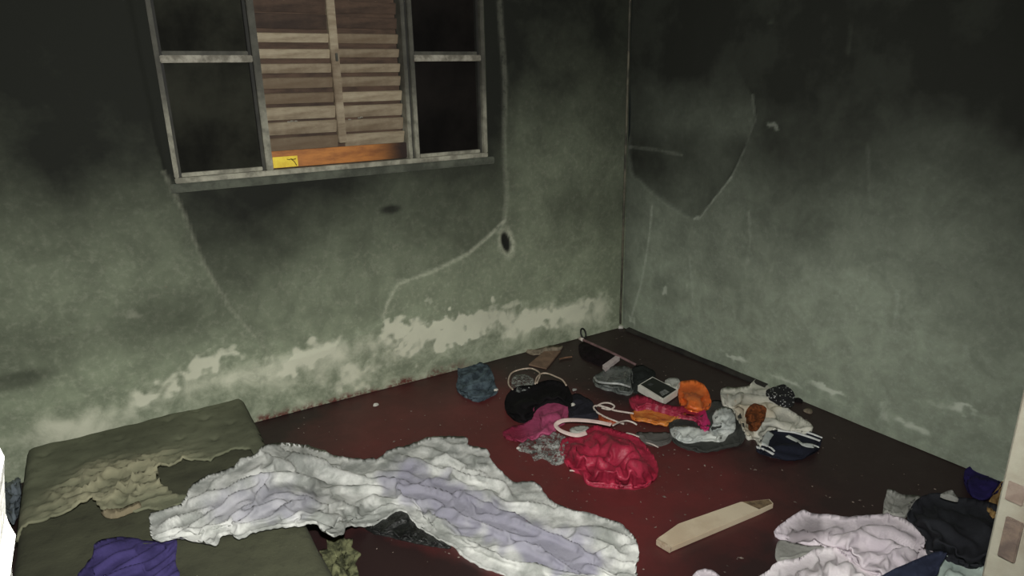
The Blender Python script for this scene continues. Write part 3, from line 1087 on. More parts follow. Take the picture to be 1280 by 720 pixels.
def soft_tint(poly, soft, seed=1.0, amt=1.0, nz=6):
    poly = np.array(poly, float)
    def f(x, y):
        sd = sdist(np.stack([x, y], 1), poly) + nz * np.array([pnoise(a * 0.06, b * 0.06, seed) for a, b in zip(x, y)])
        return amt * sst(-soft, soft, sd)
    return f

def slab(name, quad_px, z, thick, mat, parent=None, bev=0.003, sub=1):
    """flat slab from its four top corners in the picture, lying with its top at z"""
    top = [gnd(p, z) for p in quad_px]
    if (top[1] - top[0]).cross(top[2] - top[0]).z < 0:
        top = top[::-1]
    bm = bmesh.new()
    t = [bm.verts.new(p) for p in top]
    b = [bm.verts.new((p.x, p.y, z - thick)) for p in top]
    n = len(t)
    bm.faces.new(t)
    bm.faces.new(b[::-1])
    for i in range(n):
        bm.faces.new((t[i], b[i], b[(i + 1) % n], t[(i + 1) % n]))
    if bev:
        bmesh.ops.bevel(bm, geom=list(bm.edges), offset=bev, segments=2, affect='EDGES')
    me = bpy.data.meshes.new(name)
    bm.to_mesh(me); bm.free()
    me.materials.append(mat)
    o = bpy.data.objects.new(name, me)
    COL.objects.link(o)
    if parent:
        if parent.type == 'MESH':
            bpy.context.view_layer.update()
        o.parent = parent
        o.matrix_parent_inverse = parent.matrix_world.inverted()
    return o

def line_px(pts, zs, n=6, closed=False):
    """smooth 3D line through picture points at given heights"""
    if not isinstance(zs, (list, tuple)):
        zs = [zs] * len(pts)
    P = catmull([tuple(gnd(p, z)) for p, z in zip(pts, zs)], n, closed)
    return [Vector(p) for p in P]

# --- the big white and lavender sheet, from the mattress down across the floor
sheet_ol = [(187, 645), (192, 640), (212, 634), (228, 628), (240, 606), (262, 592), (290, 585), (302, 572), (318, 568), (332, 556), (352, 554), (380, 556), (402, 562),
            (425, 571), (470, 574), (488, 562), (508, 558), (530, 549), (552, 545), (582, 546), (585, 556), (600, 559), (612, 565), (614, 575), (630, 592), (642, 602),
            (655, 601), (672, 604), (690, 628), (720, 640), (745, 645), (775, 655), (792, 670), (799, 690), (795, 706), (782, 728), (640, 728), (632, 717), (600, 706), (580, 694),
            (565, 680), (545, 672), (520, 655), (508, 640), (496, 638), (480, 648), (455, 655), (432, 655), (428, 664), (412, 668), (400, 660), (392, 652),
            (372, 655), (340, 658), (312, 664), (295, 672), (288, 666), (272, 668), (266, 679), (245, 676), (215, 671), (190, 674)]
lav = soft_tint([(478, 590), (500, 576), (560, 590), (600, 612), (660, 640), (740, 668), (765, 690), (755, 706), (700, 712), (660, 690), (610, 662), (560, 648), (510, 622), (480, 606)], 10, 3.0, 0.9, 14)
lav2 = soft_tint([(240, 625), (330, 590), (400, 612), (380, 640), (300, 650)], 12, 5.0, 0.6, 12)
MAT['sheet'] = fabric('white_sheet', (226, 227, 222), (156, 159, 154), tint=(154, 152, 168), bump=0.6, bscale=22, scale=9)
sheet_ridges = [([(500, 568), (560, 585), (640, 622), (700, 640), (770, 664)], 0.020, 7), ([(480, 596), (560, 632), (640, 668), (700, 700)], 0.018, 6),
                ([(500, 610), (560, 655), (620, 690)], 0.016, 6), ([(540, 560), (600, 590), (640, 612)], 0.016, 6), ([(520, 590), (600, 622), (690, 660), (740, 690)], 0.014, 5),
                ([(330, 566), (400, 580), (440, 600), (470, 606)], 0.016, 6), ([(250, 614), (330, 606), (400, 616)], 0.014, 6), ([(210, 650), (300, 632), (380, 630)], 0.016, 6),
                ([(385, 575), (400, 610), (415, 655)], 0.018, 6), ([(430, 580), (445, 620), (425, 655)], 0.014, 7), ([(700, 655), (760, 672), (785, 700)], 0.018, 8),
                ([(300, 596), (360, 590), (420, 594)], 0.010, 5), ([(230, 660), (280, 655), (330, 650)], 0.010, 5)]
def sheet_base(x, y):
    # the sheet tents from the mattress edge down to the floor
    if x < 0.33:
        return mat_top(x, y) * 1.08
    return 1.08 * MZ * (1 - ss1(0.33, 0.66, x)) * (1.0 if y < MYB else 0.0)
heap('bed_sheet', sheet_ol, 'long crumpled white and lavender sheet trailing off the mattress across the red floor', 'sheet', MAT['sheet'],
     top=0.035, edge=0.008, fall=22, wr=(0.065, 14, 2.2, lambda x, y: 0.35 - 1.35 * sst(0.45, 0.85, np.asarray(x))), ex=0.17, steps=70, stiff=0.3, step=2.3, ridges=sheet_ridges, tint=lambda x, y: np.maximum(lav(x, y), lav2(x, y)), seed=4.2, bfun=sheet_base, jitter=2.0)
MAT['blackfilm'] = film('black_film', (20, 20, 20), (40, 42, 40), 0.3, bump=0.8, bscale=60)
heap('plastic_scrap', [(456, 656), (480, 648), (498, 638), (510, 642), (524, 656), (546, 672), (564, 684), (540, 682), (510, 676), (484, 670), (462, 664)],
     'crinkled black plastic scrap sticking out from under the sheet', 'plastic scrap', MAT['blackfilm'], top=0.018, edge=0.003, fall=8, wr=(0.02, 30, 1.3, 0.2), step=1.8)

for ol in ([(126, 641), (134, 634), (146, 636), (158, 633), (166, 629), (174, 627), (176, 634), (166, 638), (154, 643), (138, 646)],):
    heap('curled_scrap', ol, None, None, scrap_mat, top=0.012, edge=0.004, fall=5, wr=(0.014, 40, 1.5, 0.2), step=1.8, base=MZ + 0.002, parent=mattress, ex=0)
# --- purple cloth on the mattress
MAT['purple'] = fabric('purple_cloth', (74, 66, 118), (56, 50, 92), bump=0.8, bscale=25)
heap('folded_cloth', [(118, 680), (132, 673), (160, 671), (185, 676), (210, 672), (221, 676), (219, 700), (216, 728), (102, 728), (108, 705), (116, 694)],
     'purple cloth lying on the bare foam of the mattress', 'cloth', MAT['purple'], top=0.020, edge=0.005, fall=14, wr=(0.016, 12, 2.2, 0.2), bfun=lambda x, y: mat_top(x, y) - 0.012)
# --- charred foam lump at the mattress edge
MAT['greenfoam'] = fabric('green_charred_foam', (126, 128, 94), (58, 60, 44), bump=0.8, bscale=30, scale=30)
heap('foam_lump', [(403, 700), (401, 688), (410, 684), (408, 674), (418, 676), (424, 668), (432, 674), (442, 672), (440, 684), (450, 690), (442, 702), (448, 714), (440, 728), (386, 728), (400, 712)],
     'pale green burnt foam lump beside the mattress and the white sheet', 'foam lump', MAT['greenfoam'], top=0.06, edge=0.004, fall=16, wr=(0.04, 24, 1.4, 1.0), jitter=3.0, smooth_outline=2, ex=0.12, step=1.8)

# --- grey bag squeezed between mattress and doorway
MAT['greybag'] = film('grey_blue_film', (128, 138, 146), (84, 92, 98), 0.35, bump=0.4)
heap('grey_bag', [(4, 592), (14, 586), (22, 592), (26, 606), (22, 618), (23, 632), (16, 642), (4, 640)],
     'grey-blue plastic bag beside the left edge of the mattress', 'bag', MAT['greybag'], top=0.09, edge=0.02, fall=8, wr=(0.03, 16, 1.2, 0.5), step=1.6)

# ------------------------------------------------------------------ litter in front of the corner
MAT['denim'] = fabric('blue_grey_denim', (96, 112, 120), (58, 68, 76), bump=0.7, bscale=40, scale=26)
heap('denim_rag', [(573, 457), (585, 453), (605, 454), (614, 463), (620, 481), (622, 489), (610, 495), (597, 500), (585, 496), (575, 490), (570, 483), (573, 470)],
     'crumpled blue-grey denim rag lying alone near the wall', 'rag', MAT['denim'], top=0.055, edge=0.012, fall=14, wr=(0.03, 28, 1.8, 0.2), step=1.6)

# black handbag with pale wire handles
MAT['black'] = fabric('black_cloth', (22, 20, 22), (14, 13, 14), bump=0.3)
MAT['wire'] = plain('pale_handle', (206, 190, 172), (170, 150, 132), 0.5, 30, 0.1)
bag = heap('handbag', [(631, 507), (634, 494), (645, 484), (665, 481), (685, 475), (703, 478), (712, 488), (716, 500), (713, 507), (704, 502), (695, 500), (684, 501), (672, 507), (667, 515), (664, 522), (652, 524), (640, 519)],
           'slumped black handbag with two pale looped handles', 'handbag', MAT['black'], top=0.075, edge=0.02, fall=16, wr=(0.02, 14, 1.6, 0.4), step=1.8)
bag_root = as_part(bag, 'body', 'handbag')
for pts, zs in (([(641, 487), (636, 481), (636, 473), (640, 466), (650, 462), (663, 460.5), (672, 464), (675, 469), (671, 479)], [.03, .03, .035, .04, .045, .05, .055, .06, .06]),
                ([(669, 480), (671, 472), (677, 467), (685, 467), (695, 471), (703, 475), (708, 482)], [.05, .055, .055, .055, .06, .06, .05])):
    tube('handle', line_px(pts, zs), 0.0042, MAT['wire'], bag_root)
MAT['clear'] = film('clear_crinkled_film', (196, 200, 194), (120, 124, 120), 0.2, clear=0.75, bump=1.0, bscale=60)
heap('cellophane', [(641, 472), (652, 468), (664, 471), (668, 480), (660, 486), (648, 490), (640, 487)], 'crinkled clear cellophane inside the handle loop of the black handbag', 'cellophane',
     MAT['clear'], top=0.03, edge=0.004, fall=8, wr=(0.025, 40, 1.2, 0.3), step=1.4)
MAT['slate'] = fabric('dark_slate_cloth', (46, 46, 54), (32, 32, 38), bump=0.3)
heap('dark_rag', [(712, 497), (722, 492), (738, 500), (745, 510), (748, 521), (728, 524), (712, 523)], 'flat dark slate rag beside the black handbag', 'rag', MAT['slate'],
     top=0.018, edge=0.004, fall=8, wr=(0.010, 20, 1.6, 0.3), step=1.6)

# pink bag
MAT['pink'] = film('pink_film', (184, 84, 122), (154, 64, 98), 0.6, bump=0.5, bscale=40, tint=(132, 34, 62))
heap('pink_bag', [(684, 500), (690, 498), (700, 499), (707, 503), (710, 512), (709, 524), (700, 531), (690, 540), (668, 545), (650, 550), (635, 547), (628, 541), (640, 533), (658, 528), (667, 520), (668, 508)],
     'torn magenta pink plastic bag against the black handbag', 'plastic bag', MAT['pink'], top=0.06, edge=0.008, fall=13, wr=(0.022, 20, 1.6, 0.6), step=1.6,
     tint=lambda x, y: 1 - sst(640, 675, x))
heap('cellophane', [(647, 561), (655, 549), (675, 541), (695, 540), (708, 548), (712, 560), (706, 577), (692, 580), (678, 572), (668, 575), (662, 566)], 'crumpled clear cellophane beside the crimson bag', 'cellophane',
     MAT['clear'], top=0.03, edge=0.004, fall=10, wr=(0.03, 34, 1.2, 0.9), step=1.5)

# crimson bag
MAT['crimson'] = film('crimson_film', (176, 46, 72), (144, 34, 56), 0.5, bump=0.7, bscale=22)
heap('crimson_bag', [(735, 536), (745, 532), (775, 539), (795, 545), (808, 558), (819, 573), (823, 590), (816, 601), (800, 608), (775, 607), (745, 606), (732, 601), (726, 590), (714, 585), (703, 572), (699, 560), (705, 549), (725, 543)],
     'puffed crimson plastic bag on the red floor beside the pale strap', 'plastic bag', MAT['crimson'], top=0.085, edge=0.012, fall=24, wr=(0.060, 12, 1.2, 1.2), ex=0.16, steps=40, step=1.8, lump=0.3,
     ridges=[([(720, 560), (728, 580), (732, 598)], 0.02, 5), ([(745, 545), (780, 556), (800, 580)], 0.016, 8)])
MAT['strap'] = fabric('pale_pink_strap', (236, 214, 206), (214, 190, 182), bump=0.2)
st_o = tag(tube('strap', line_px([(764, 531), (750, 528), (735, 526), (718, 525), (703, 526), (695, 531), (699, 537), (710, 542), (722, 544), (733, 541)], [.075, .07, .06, .05, .04, .03, .025, .022, .022, .025]), 0.01, MAT['strap'],
                flat=(0.020, 0.005), seg=12, up=(0.0, -0.55, 0.83)), 'looped pale pink strap beside the crimson bag', 'strap')
MAT['whitecloth'] = fabric('white_rag', (214, 216, 206), (170, 172, 164), bump=0.4)
heap('lace_scrap', [(712, 536), (722, 532), (733, 532), (737, 537), (728, 542), (717, 542)], 'white lace scrap lying inside the loop of the pale strap', 'scrap', MAT['whitecloth'], top=0.015, edge=0.004, fall=5, wr=(0.01, 40, 1.2, 0.2), step=1.4)
# thin cords
MAT['cord'] = plain('white_cord', (224, 214, 204), (190, 176, 166), 0.7, 30, 0.2)
tag(tube('cord', line_px([(792, 517), (780, 515), (768, 513), (757, 509), (747, 507), (742, 509), (746, 515), (756, 521), (768, 526), (780, 530)], [.012, .012, .014, .016, .016, .012, .008, .008, .008, .01]), 0.0045, MAT['cord']),
    'thin white cord bent back on itself beside the orange wrapper', 'cord')
tag(tube('cord', line_px([(745, 508), (753, 504), (762, 504), (768, 508), (762, 512), (752, 510)], [.016, .022, .024, .022, .018, .016]), 0.0042, MAT['cord']), 'short white cord knotted into a small loop', 'cord')
tag(tube('cord', line_px([(766, 532), (774, 528), (783, 526), (791, 528), (796, 531)], [.04, .03, .02, .012, .008]), 0.004, MAT['cord']), 'short white cord end above the crimson bag', 'cord')
MAT['orangedark'] = film('burnt_orange_film', (176, 82, 40), (130, 52, 28), 0.4)
heap('orange_scrap', [(749, 515), (756, 519), (768, 524), (772, 529), (760, 530), (750, 526), (748, 520)], 'small orange plastic scrap under the bent white cord', 'scrap', MAT['orangedark'], top=0.012, edge=0.003, fall=5, wr=(0.006, 30, 1, 0), step=1.4)
MAT['greyrag'] = fabric('grey_rag', (106, 104, 100), (80, 78, 74), bump=0.3)
heap('grey_rag', [(795, 541), (815, 540), (838, 541), (839, 551), (822, 557), (806, 553)], 'flat grey rag between the crimson bag and the charcoal garment', 'rag', MAT['greyrag'], top=0.018, edge=0.004, fall=7, wr=(0.008, 24, 1.5, 0), step=1.6)
for (a, b, lb) in (((783, 541), (799, 546), 'thin white sliver between crimson bag and grey rag'), ((808, 553), (823, 559), 'thin white sliver at the front edge of the grey rag'), ((712, 588), (727, 590), 'thin pink-white sliver in front of the cellophane')):
    tag(tube('sliver', line_px([a, ((a[0] + b[0]) / 2, (a[1] + b[1]) / 2 - 0.6), b], [.012, .022, .012] if a[0] > 730 else 0.005), 0.004, MAT['cord'], flat=(0.010, 0.004), seg=8), lb, 'sliver')

# ------------------------------------------------------------------ things near the corner
MAT['card'] = plain('brown_cardboard', (138, 112, 92), (112, 90, 74), 0.9, 14, 0.2, 40)
tag(slab('cardboard_piece', [(661, 455), (680, 439), (701, 438), (683, 460)], 0.008, 0.009, MAT['card'], bev=0.001), 'brown cardboard piece lying flat beside the wall', 'cardboard')
MAT['ash'] = fabric('pale_ash_paper', (150, 138, 120), (104, 96, 82), bump=0.6, scale=30)
heap('torn_paper', [(656, 437), (666, 433), (678, 430), (690, 432), (703, 432), (700, 437), (684, 440), (670, 443), (660, 441)], 'torn pale paper lying at the foot of the wall', 'paper', MAT['ash'], top=0.014, edge=0.003, fall=5, wr=(0.014, 40, 1.3, 0.2), step=1.4)
tag(tube('wood_splinter', line_px([(699, 449), (707, 447), (715, 446)], .006), 0.005, plain('splinter_wood', (140, 104, 80), None, 0.8), seg=6), 'short brown splinter beside the cardboard piece', 'splinter')
# wire ring leaning on the wall
x, z = on_back((725, 414))
gr = gnd((725, 421), 0.0)
ring = []
bx = gr.x; by = min(gr.y, BACK_Y - 0.03)
for k in range(20):
    a = 2 * math.pi * k / 20
    ring.append((bx + 0.017 * math.cos(a), by + 0.004 + 0.012 * (1 + math.sin(a)), 0.027 * (1 + math.sin(a)) + 0.005))
tag(tube('wire_ring', ring, 0.0055, MAT['blackfilm'], closed=True), 'small black ring standing on edge at the foot of the wall', 'ring')
# broom: thin handle lying over its dark head
MAT['stick'] = plain('pinkish_stick', (132, 104, 104), (98, 74, 74), 0.6, 20, 0.2)
stick_o = tag(tube('mop_handle', line_px([(727, 424), (745, 432), (765, 441), (795, 456)], [.045, .042, .036, .012], 4), 0.0075, MAT['stick']), 'thin pinkish stick with a white tip lying near the corner', 'stick')
sr = as_part(stick_o, 'shaft', 'stick')
tube('white_tip', line_px([(724.5, 423), (729, 425)], [.045, .045], 2), 0.0105, MAT['cord'], sr)
MAT['blackbrown'] = fabric('black_brown_cloth', (34, 26, 28), (24, 18, 20), bump=0.3)
heap('black_cloth', [(723, 432), (732, 428), (748, 434), (764, 442), (768, 448), (754, 457), (740, 452), (728, 446)], 'black cloth lying under the thin stick near the corner', 'cloth', MAT['blackbrown'], top=0.028, edge=0.006, fall=8, wr=(0.01, 20, 1.5, 0.3), step=1.6)
tag(slab('paper_tag', [(753, 456), (770, 444), (775, 446), (757, 460)], 0.030, 0.024, plain('white_tag', (218, 206, 204), (196, 180, 180), 0.7), bev=0.002), 'white folded tag at the edge of the black cloth', 'tag')
# grey frosted bag
MAT['frost'] = film('frosted_grey_film', (128, 132, 128), (88, 94, 92), 0.25, clear=0.25, bump=0.4, bscale=30)
fb = heap('frosted_bag', [(741, 474), (747, 467), (762, 459), (780, 457), (790, 463), (791, 475), (792, 488), (782, 491), (765, 487), (750, 483), (743, 479)], 'frosted grey plastic bag behind the white box', 'plastic bag', MAT['frost'], top=0.055, edge=0.012, fall=12, wr=(0.02, 16, 2.0, 0.6), step=1.7)
fr = as_part(fb, 'film', 'frosted_bag')
tube('rolled_hem', line_px([(743, 472), (747, 477), (760, 479), (775, 480), (788, 484)], [.045, .055, .06, .06, .045]), 0.006, film('pale_hem_film', (190, 194, 190), None, 0.3), fr)
MAT['darkgreen'] = fabric('dark_green_cloth', (42, 46, 44), (30, 33, 32), bump=0.3)
heap('dark_green_rag', [(789, 463), (798, 456), (812, 460), (820, 468), (812, 477), (803, 484), (796, 490), (790, 484)], 'dark green rag tucked behind the white box', 'rag', MAT['darkgreen'], top=0.03, edge=0.008, fall=9, wr=(0.012, 16, 1.5, 0.1), step=1.7)

# white carton with black printed lid
MAT['carton'] = plain('white_carton', (228, 226, 216), (208, 206, 196), 0.6, 14, 0.1)
box = tag(slab('carton', [(797, 481.5), (815.5, 470.5), (847.5, 487), (829, 499.5)], 0.036, 0.034, MAT['carton'], bev=0.002), 'small white carton with a black printed lid beside the orange bag', 'carton')
box_root = as_part(box, 'box_body', 'carton')
lid = slab('lid_print', [(801, 480.5), (816, 471.8), (845.5, 486.8), (829, 497.6)], 0.0372, 0.001, plain('black_print', (20, 21, 22), (26, 27, 27), 0.35, 10, 0.05), box_root, bev=0.0)
slab('printed_picture', [(824, 490), (831, 486.5), (837, 490), (828, 495)], 0.0378, 0.0006, plain('grey_picture', (150, 152, 150), (70, 72, 72), 0.4, 120, 0.0), lid, bev=0.0)
slab('printed_logo', [(809, 480.5), (813, 478.5), (817, 480.5), (813, 482.5)], 0.0378, 0.0006, plain('grey_logo', (74, 76, 78), (50, 52, 52), 0.4, 120, 0.0), lid, bev=0.0)
heap('crumpled_tissue', [(832, 475), (838, 472), (847, 473), (850, 481), (847, 487), (838, 485), (832, 481)], 'white crumpled tissue between the white carton and the orange bag', 'tissue', MAT['whitecloth'], top=0.05, edge=0.02, fall=7, wr=(0.02, 30, 1.2, 0.2), step=1.5)

# orange bag, crimson and orange wrappers
MAT['orangebag'] = film('orange_film', (242, 130, 62), (218, 100, 40), 0.42, bump=0.4, bscale=24)
heap('orange_bag', [(849, 480), (858, 475), (872, 476), (882, 484), (888, 496), (888, 506), (876, 511), (860, 510), (850, 502)], 'bright orange plastic bag between the white carton and the white shirt', 'plastic bag', MAT['orangebag'],
     top=0.085, edge=0.02, fall=16, wr=(0.022, 16, 1.4, 0.8), step=1.7)
MAT['wraporange'] = film('orange_wrapper', (226, 150, 74), (198, 104, 40), 0.35, bump=0.8, bscale=30)
heap('orange_wrapper', [(788, 517), (797, 511), (807, 508), (826, 512), (850, 512), (858, 518), (850, 523), (838, 526), (834, 531), (821, 528), (807, 525), (792, 524)], 'shiny orange and yellow plastic wrapper in front of the white carton', 'wrapper', MAT['wraporange'],
     top=0.04, edge=0.006, fall=9, wr=(0.02, 22, 2.4, -0.5), step=1.6)
MAT['wrapred'] = film('crimson_wrapper', (168, 46, 72), (136, 34, 54), 0.5, bump=0.5, bscale=30, tint=(196, 50, 112))
heap('crimson_wrapper', [(786, 499), (795, 494), (807, 495), (826, 503), (848, 508), (870, 505), (880, 511), (885, 522), (888, 532), (881, 537), (875, 530), (868, 522), (850, 519), (829, 513), (807, 508), (795, 510)], 'long crimson plastic wrapper running from the carton to the charcoal garment', 'wrapper', MAT['wrapred'],
     top=0.050, edge=0.02, fall=8, wr=(0.016, 20, 2.2, -0.6), step=1.6, tint=lambda x, y: sst(865, 885, x))

# charcoal garment with its pale lining folded out
MAT['charcoal'] = fabric('charcoal_cloth', (72, 74, 70), (54, 55, 53), bump=0.3)
MAT['lining'] = fabric('pale_grey_lining', (206, 210, 204), (166, 172, 170), bump=0.4)
gar = heap('charcoal_garment', [(836, 527), (846, 521), (862, 518), (876, 520), (884, 511), (890, 501), (902, 501), (912, 502), (921, 504), (926, 518), (932, 540), (927, 553), (906, 559), (880, 564), (856, 559), (840, 549)],
           'charcoal garment with its pale grey lining turned out', 'garment', MAT['charcoal'], top=0.040, edge=0.008, fall=12, wr=(0.014, 14, 1.8, 0.2), step=1.8)
gar_root = as_part(gar, 'shell', 'charcoal_garment')
heap('turned_out_lining', [(837, 537), (848, 532), (871, 534), (884, 538), (891, 529), (891, 520), (897, 511), (909, 509), (918, 518), (919, 536), (911, 543), (904, 551), (884, 550), (860, 553), (843, 547)],
     None, None, MAT['lining'], top=0.022, edge=0.004, fall=9, wr=(0.022, 20, 2.0, 0.2), step=1.7, bfun=on_top(gar), parent=gar_root, ex=0.15)

# white shirt with a scorched hole
MAT['shirt'] = fabric('off_white_shirt', (220, 218, 204), (186, 186, 176), bump=0.4, tint=(176, 160, 132))
MAT['scorch'] = fabric('scorched_brown_cloth', (126, 70, 36), (70, 40, 24), bump=0.8, bscale=50, scale=40)
shirt = heap('white_shirt', [(901, 490), (906, 484), (924, 485), (936, 481), (948, 473), (966, 472), (975, 480), (986, 488), (992, 497), (984, 502), (984, 511), (1000, 523), (1016, 535), (1008, 539), (985, 537), (966, 536), (957, 543), (951, 556), (943, 545), (934, 546), (927, 532), (921, 520), (914, 507), (904, 504)],
             'crumpled white shirt with a brown scorched patch', 'shirt', MAT['shirt'], top=0.075, edge=0.016, fall=16, wr=(0.034, 13, 2.0, -0.5), step=1.8,
             ridges=[([(985, 506), (1000, 522), (1014, 536)], 0.014, 4), ([(925, 490), (950, 500), (985, 508)], 0.016, 5)], tint=soft_tint([(915, 495), (960, 494), (985, 505), (950, 515), (935, 540), (926, 530)], 6, 2.0, .6, 4))
shirt_root = as_part(shirt, 'fabric', 'white_shirt')
heap('scorched_patch', [(931, 522), (935, 510), (943, 504), (950, 506), (957, 509), (958, 516), (953, 528), (946, 537), (937, 537)], None, None, MAT['scorch'], top=0.012, edge=0.003, fall=6, wr=(0.02, 40, 1.2, .4), step=1.3, bfun=on_top(shirt, 0.016), parent=shirt_root, ex=0.08)
MAT['blackdots'] = NT('charred_dotted_cloth')
t = MAT['blackdots']
vor = t.n('ShaderNodeTexVoronoi'); vor.inputs['Scale'].default_value = 75
tc = t.n('ShaderNodeTexCoord'); t.link(tc.outputs['Object'], vor.inputs['Vector'])
t.color(t.mix(t.ramp(vor.outputs['Distance'], 0.28, 0.20), lin((24, 24, 27)), lin((200, 202, 200)))); t.rough(0.9)
MAT['blackdots'] = t.m
heap('dotted_cloth', [(957, 491), (966, 484), (980, 481), (990, 488), (994, 497), (990, 506), (978, 506), (964, 499)], 'black cloth with white dots between the white shirt and the wall', 'cloth', MAT['blackdots'], top=0.02, edge=0.006, fall=8, wr=(0.018, 22, 1.4, 0.3), step=1.6, base=0.05)

# navy striped garment
MAT['navy'] = fabric('navy_cloth', (34, 37, 50), (24, 26, 36), bump=0.3)
MAT['stripe'] = fabric('white_stripe', (226, 228, 226), (196, 198, 198), bump=0.2)
nav = heap('striped_garment', [(954, 545), (964, 538), (985, 536), (1004, 537), (1020, 542), (1027, 548), (1023, 560), (1006, 569), (986, 572), (968, 569), (946, 562), (949, 554)],
           'navy garment with white stripes spilling from the white shirt', 'garment', MAT['navy'], top=0.055, edge=0.012, fall=13, wr=(0.02, 13, 1.8, -0.4), step=1.8)
nav_root = as_part(nav, 'fabric', 'striped_garment')
nav_top = on_top(nav, 0.006)
def over(o_pts, z, wid, nm='stripe', m=None):
    pts = []
    for p in line_px(o_pts, z):
        for _ in range(5):                       # let the stripe lie on the cloth
            d = (p - CAM).normalized()
            h = nav_top(p.x, p.y)
            if h > 0:
                p = CAM + d * ((h - CAM.z) / d.z)
        pts.append(p)
    tube(nm, pts, 0.004, m or MAT['stripe'], nav_root, seg=10, flat=(wid, 0.006), up=(0, -.4, .9))
over([(972, 538), (990, 540), (1008, 545), (1025, 551)], [.062, .068, .06, .035], 0.011)
over([(985, 537), (1000, 538.5), (1014, 542), (1027, 547)], [.055, .06, .055, .035], 0.008)
over([(984, 545), (996, 551), (1006, 556), (1021, 558)], [.066, .066, .058, .04], 0.022, 'pale_flap', MAT['lining'])
over([(946, 559), (953, 561), (960, 564), (967, 568)], [.02, .022, .024, .02], 0.012)
over([(950, 555), (957, 557), (964, 560), (968, 564)], [.035, .036, .036, .03], 0.007)
over([(956, 556), (958, 549), (963, 541)], [.04, .055, .066], 0.03, 'pale_cuff', MAT['lining'])
# charred black rags right of it
MAT['char'] = fabric('charred_rag', (26, 22, 22), (18, 16, 16), bump=0.6, scale=20)
heap('charred_crumb', [(992, 500), (998, 496), (1004, 499), (1002, 503)], 'small charred crumb beside the dotted cloth', 'crumb', MAT['char'], top=0.015, edge=0.004, fall=4, wr=(0.008, 50, 1, 0), step=1.4, ex=0)
heap('charred_crumb', [(1004, 513), (1010, 509), (1016, 512), (1014, 516)], 'pale charred crumb between the white shirt and the right wall', 'crumb', MAT['ash'], top=0.012, edge=0.003, fall=4, wr=(0.008, 50, 1, 0), step=1.4, ex=0)

# ------------------------------------------------------------------ board on the floor
MAT['board'] = plain('pale_board', (208, 194, 168), (190, 172, 146), 0.75, 5, 0.15, 60, stretch=(1, 1, 1))
MAT['boardend'] = plain('raw_board_end', (196, 182, 160), (160, 140, 116), 0.85, 30, 0.4, 60)
MAT['boardscorch'] = plain('scorched_board_end', (128, 108, 80), (84, 68, 50), 0.85, 30, 0.4, 60)
bo = tag(slab('wooden_board', [(821, 673), (848, 654), (925, 627), (962, 623.5), (967, 629), (949, 637), (838, 684)], 0.022, 0.022, MAT['board'], bev=0.002), 'pale narrow wooden board lying alone on the floor', 'board')
bo_root = as_part(bo, 'plank', 'wooden_board')
slab('scorched_end', [(928, 627), (961, 624.2), (965.5, 629), (949, 636.4)], 0.0226, 0.002, MAT['boardscorch'], bo_root, bev=0.0003)
slab('broken_end', [(820, 674.5), (823, 672), (840, 683), (837.5, 685)], 0.0226, 0.0222, MAT['boardend'], bo_root, bev=0.002)

# ------------------------------------------------------------------ clothes at the right
MAT['pinkwhite'] = fabric('pinkish_white_cloth', (234, 224, 230), (208, 198, 206), tint=(134, 126, 130), bump=0.3)
MAT['whitec'] = fabric('clean_white_cloth', (240, 234, 236), (220, 212, 216), bump=0.3)
MAT['greyc'] = fabric('pale_grey_cloth', (170, 170, 164), (136, 136, 130), bump=0.4)
MAT['blk'] = fabric('black_garment', (50, 52, 57), (38, 39, 44), bump=0.25)
MAT['navyp'] = fabric('navy_purple_cloth', (44, 36, 92), (30, 26, 66), bump=0.3)
MAT['navyc'] = fabric('navy_collar', (56, 62, 84), (44, 49, 68), bump=0.2)
MAT['mint'] = fabric('pale_mint_cloth', (206, 222, 212), (178, 196, 188), bump=0.3)
MAT['tan'] = plain('tan_paper', (176, 142, 88), (138, 108, 66), 0.8, 30, 0.4)
heap('navy_cloth', [(1206, 588), (1214, 582), (1228, 580), (1242, 581), (1257, 592), (1254, 604), (1244, 616), (1230, 620), (1214, 614), (1206, 600)], 'navy purple cloth bundled at the foot of the right wall', 'cloth', MAT['navyp'],
     top=0.07, edge=0.015, fall=12, wr=(0.025, 12, 1.5, 0.5), step=2.0)
heap('tan_paper', [(1234, 634), (1242, 616), (1252, 602), (1262, 594), (1268, 604), (1262, 630), (1250, 642), (1240, 641)], 'crumpled tan paper beside the navy purple cloth', 'paper', MAT['tan'], top=0.05, edge=0.01, fall=9, wr=(0.03, 18, 1.3, 0.8), step=2.0)
heap('black_garment', [(1134, 646), (1140, 632), (1150, 622), (1170, 616), (1197, 621), (1228, 626), (1256, 640), (1262, 690), (1222, 706), (1196, 700), (1172, 692), (1158, 687), (1157, 674), (1148, 660)], 'large black garment heaped over the white clothes', 'garment', MAT['blk'],
     top=0.10, edge=0.02, fall=26, wr=(0.030, 9, 1.8, 0.9), step=2.4, ridges=[([(1160, 640), (1175, 670), (1215, 696)], 0.02, 8)])
heap('grey_scrap', [(1104, 634), (1107, 620), (1110, 611), (1118, 613), (1126, 618), (1146, 619), (1150, 622), (1140, 636), (1132, 644), (1120, 643), (1105, 642)], 'pale grey cloth scrap sticking up beside the black garment', 'scrap', MAT['greyc'], top=0.04, edge=0.012, fall=9, wr=(0.02, 18, 1.6, -0.4), step=2.0, smooth_outline=2)
heap('white_tip', [(1176, 618), (1184, 614), (1190, 612), (1198, 624), (1190, 622)], 'small pale cloth corner peeking over the black garment', 'scrap', MAT['greyc'], top=0.02, edge=0.010, fall=4, wr=(0.004, 20, 1, 0), step=1.5, base=0.05, smooth_outline=1)
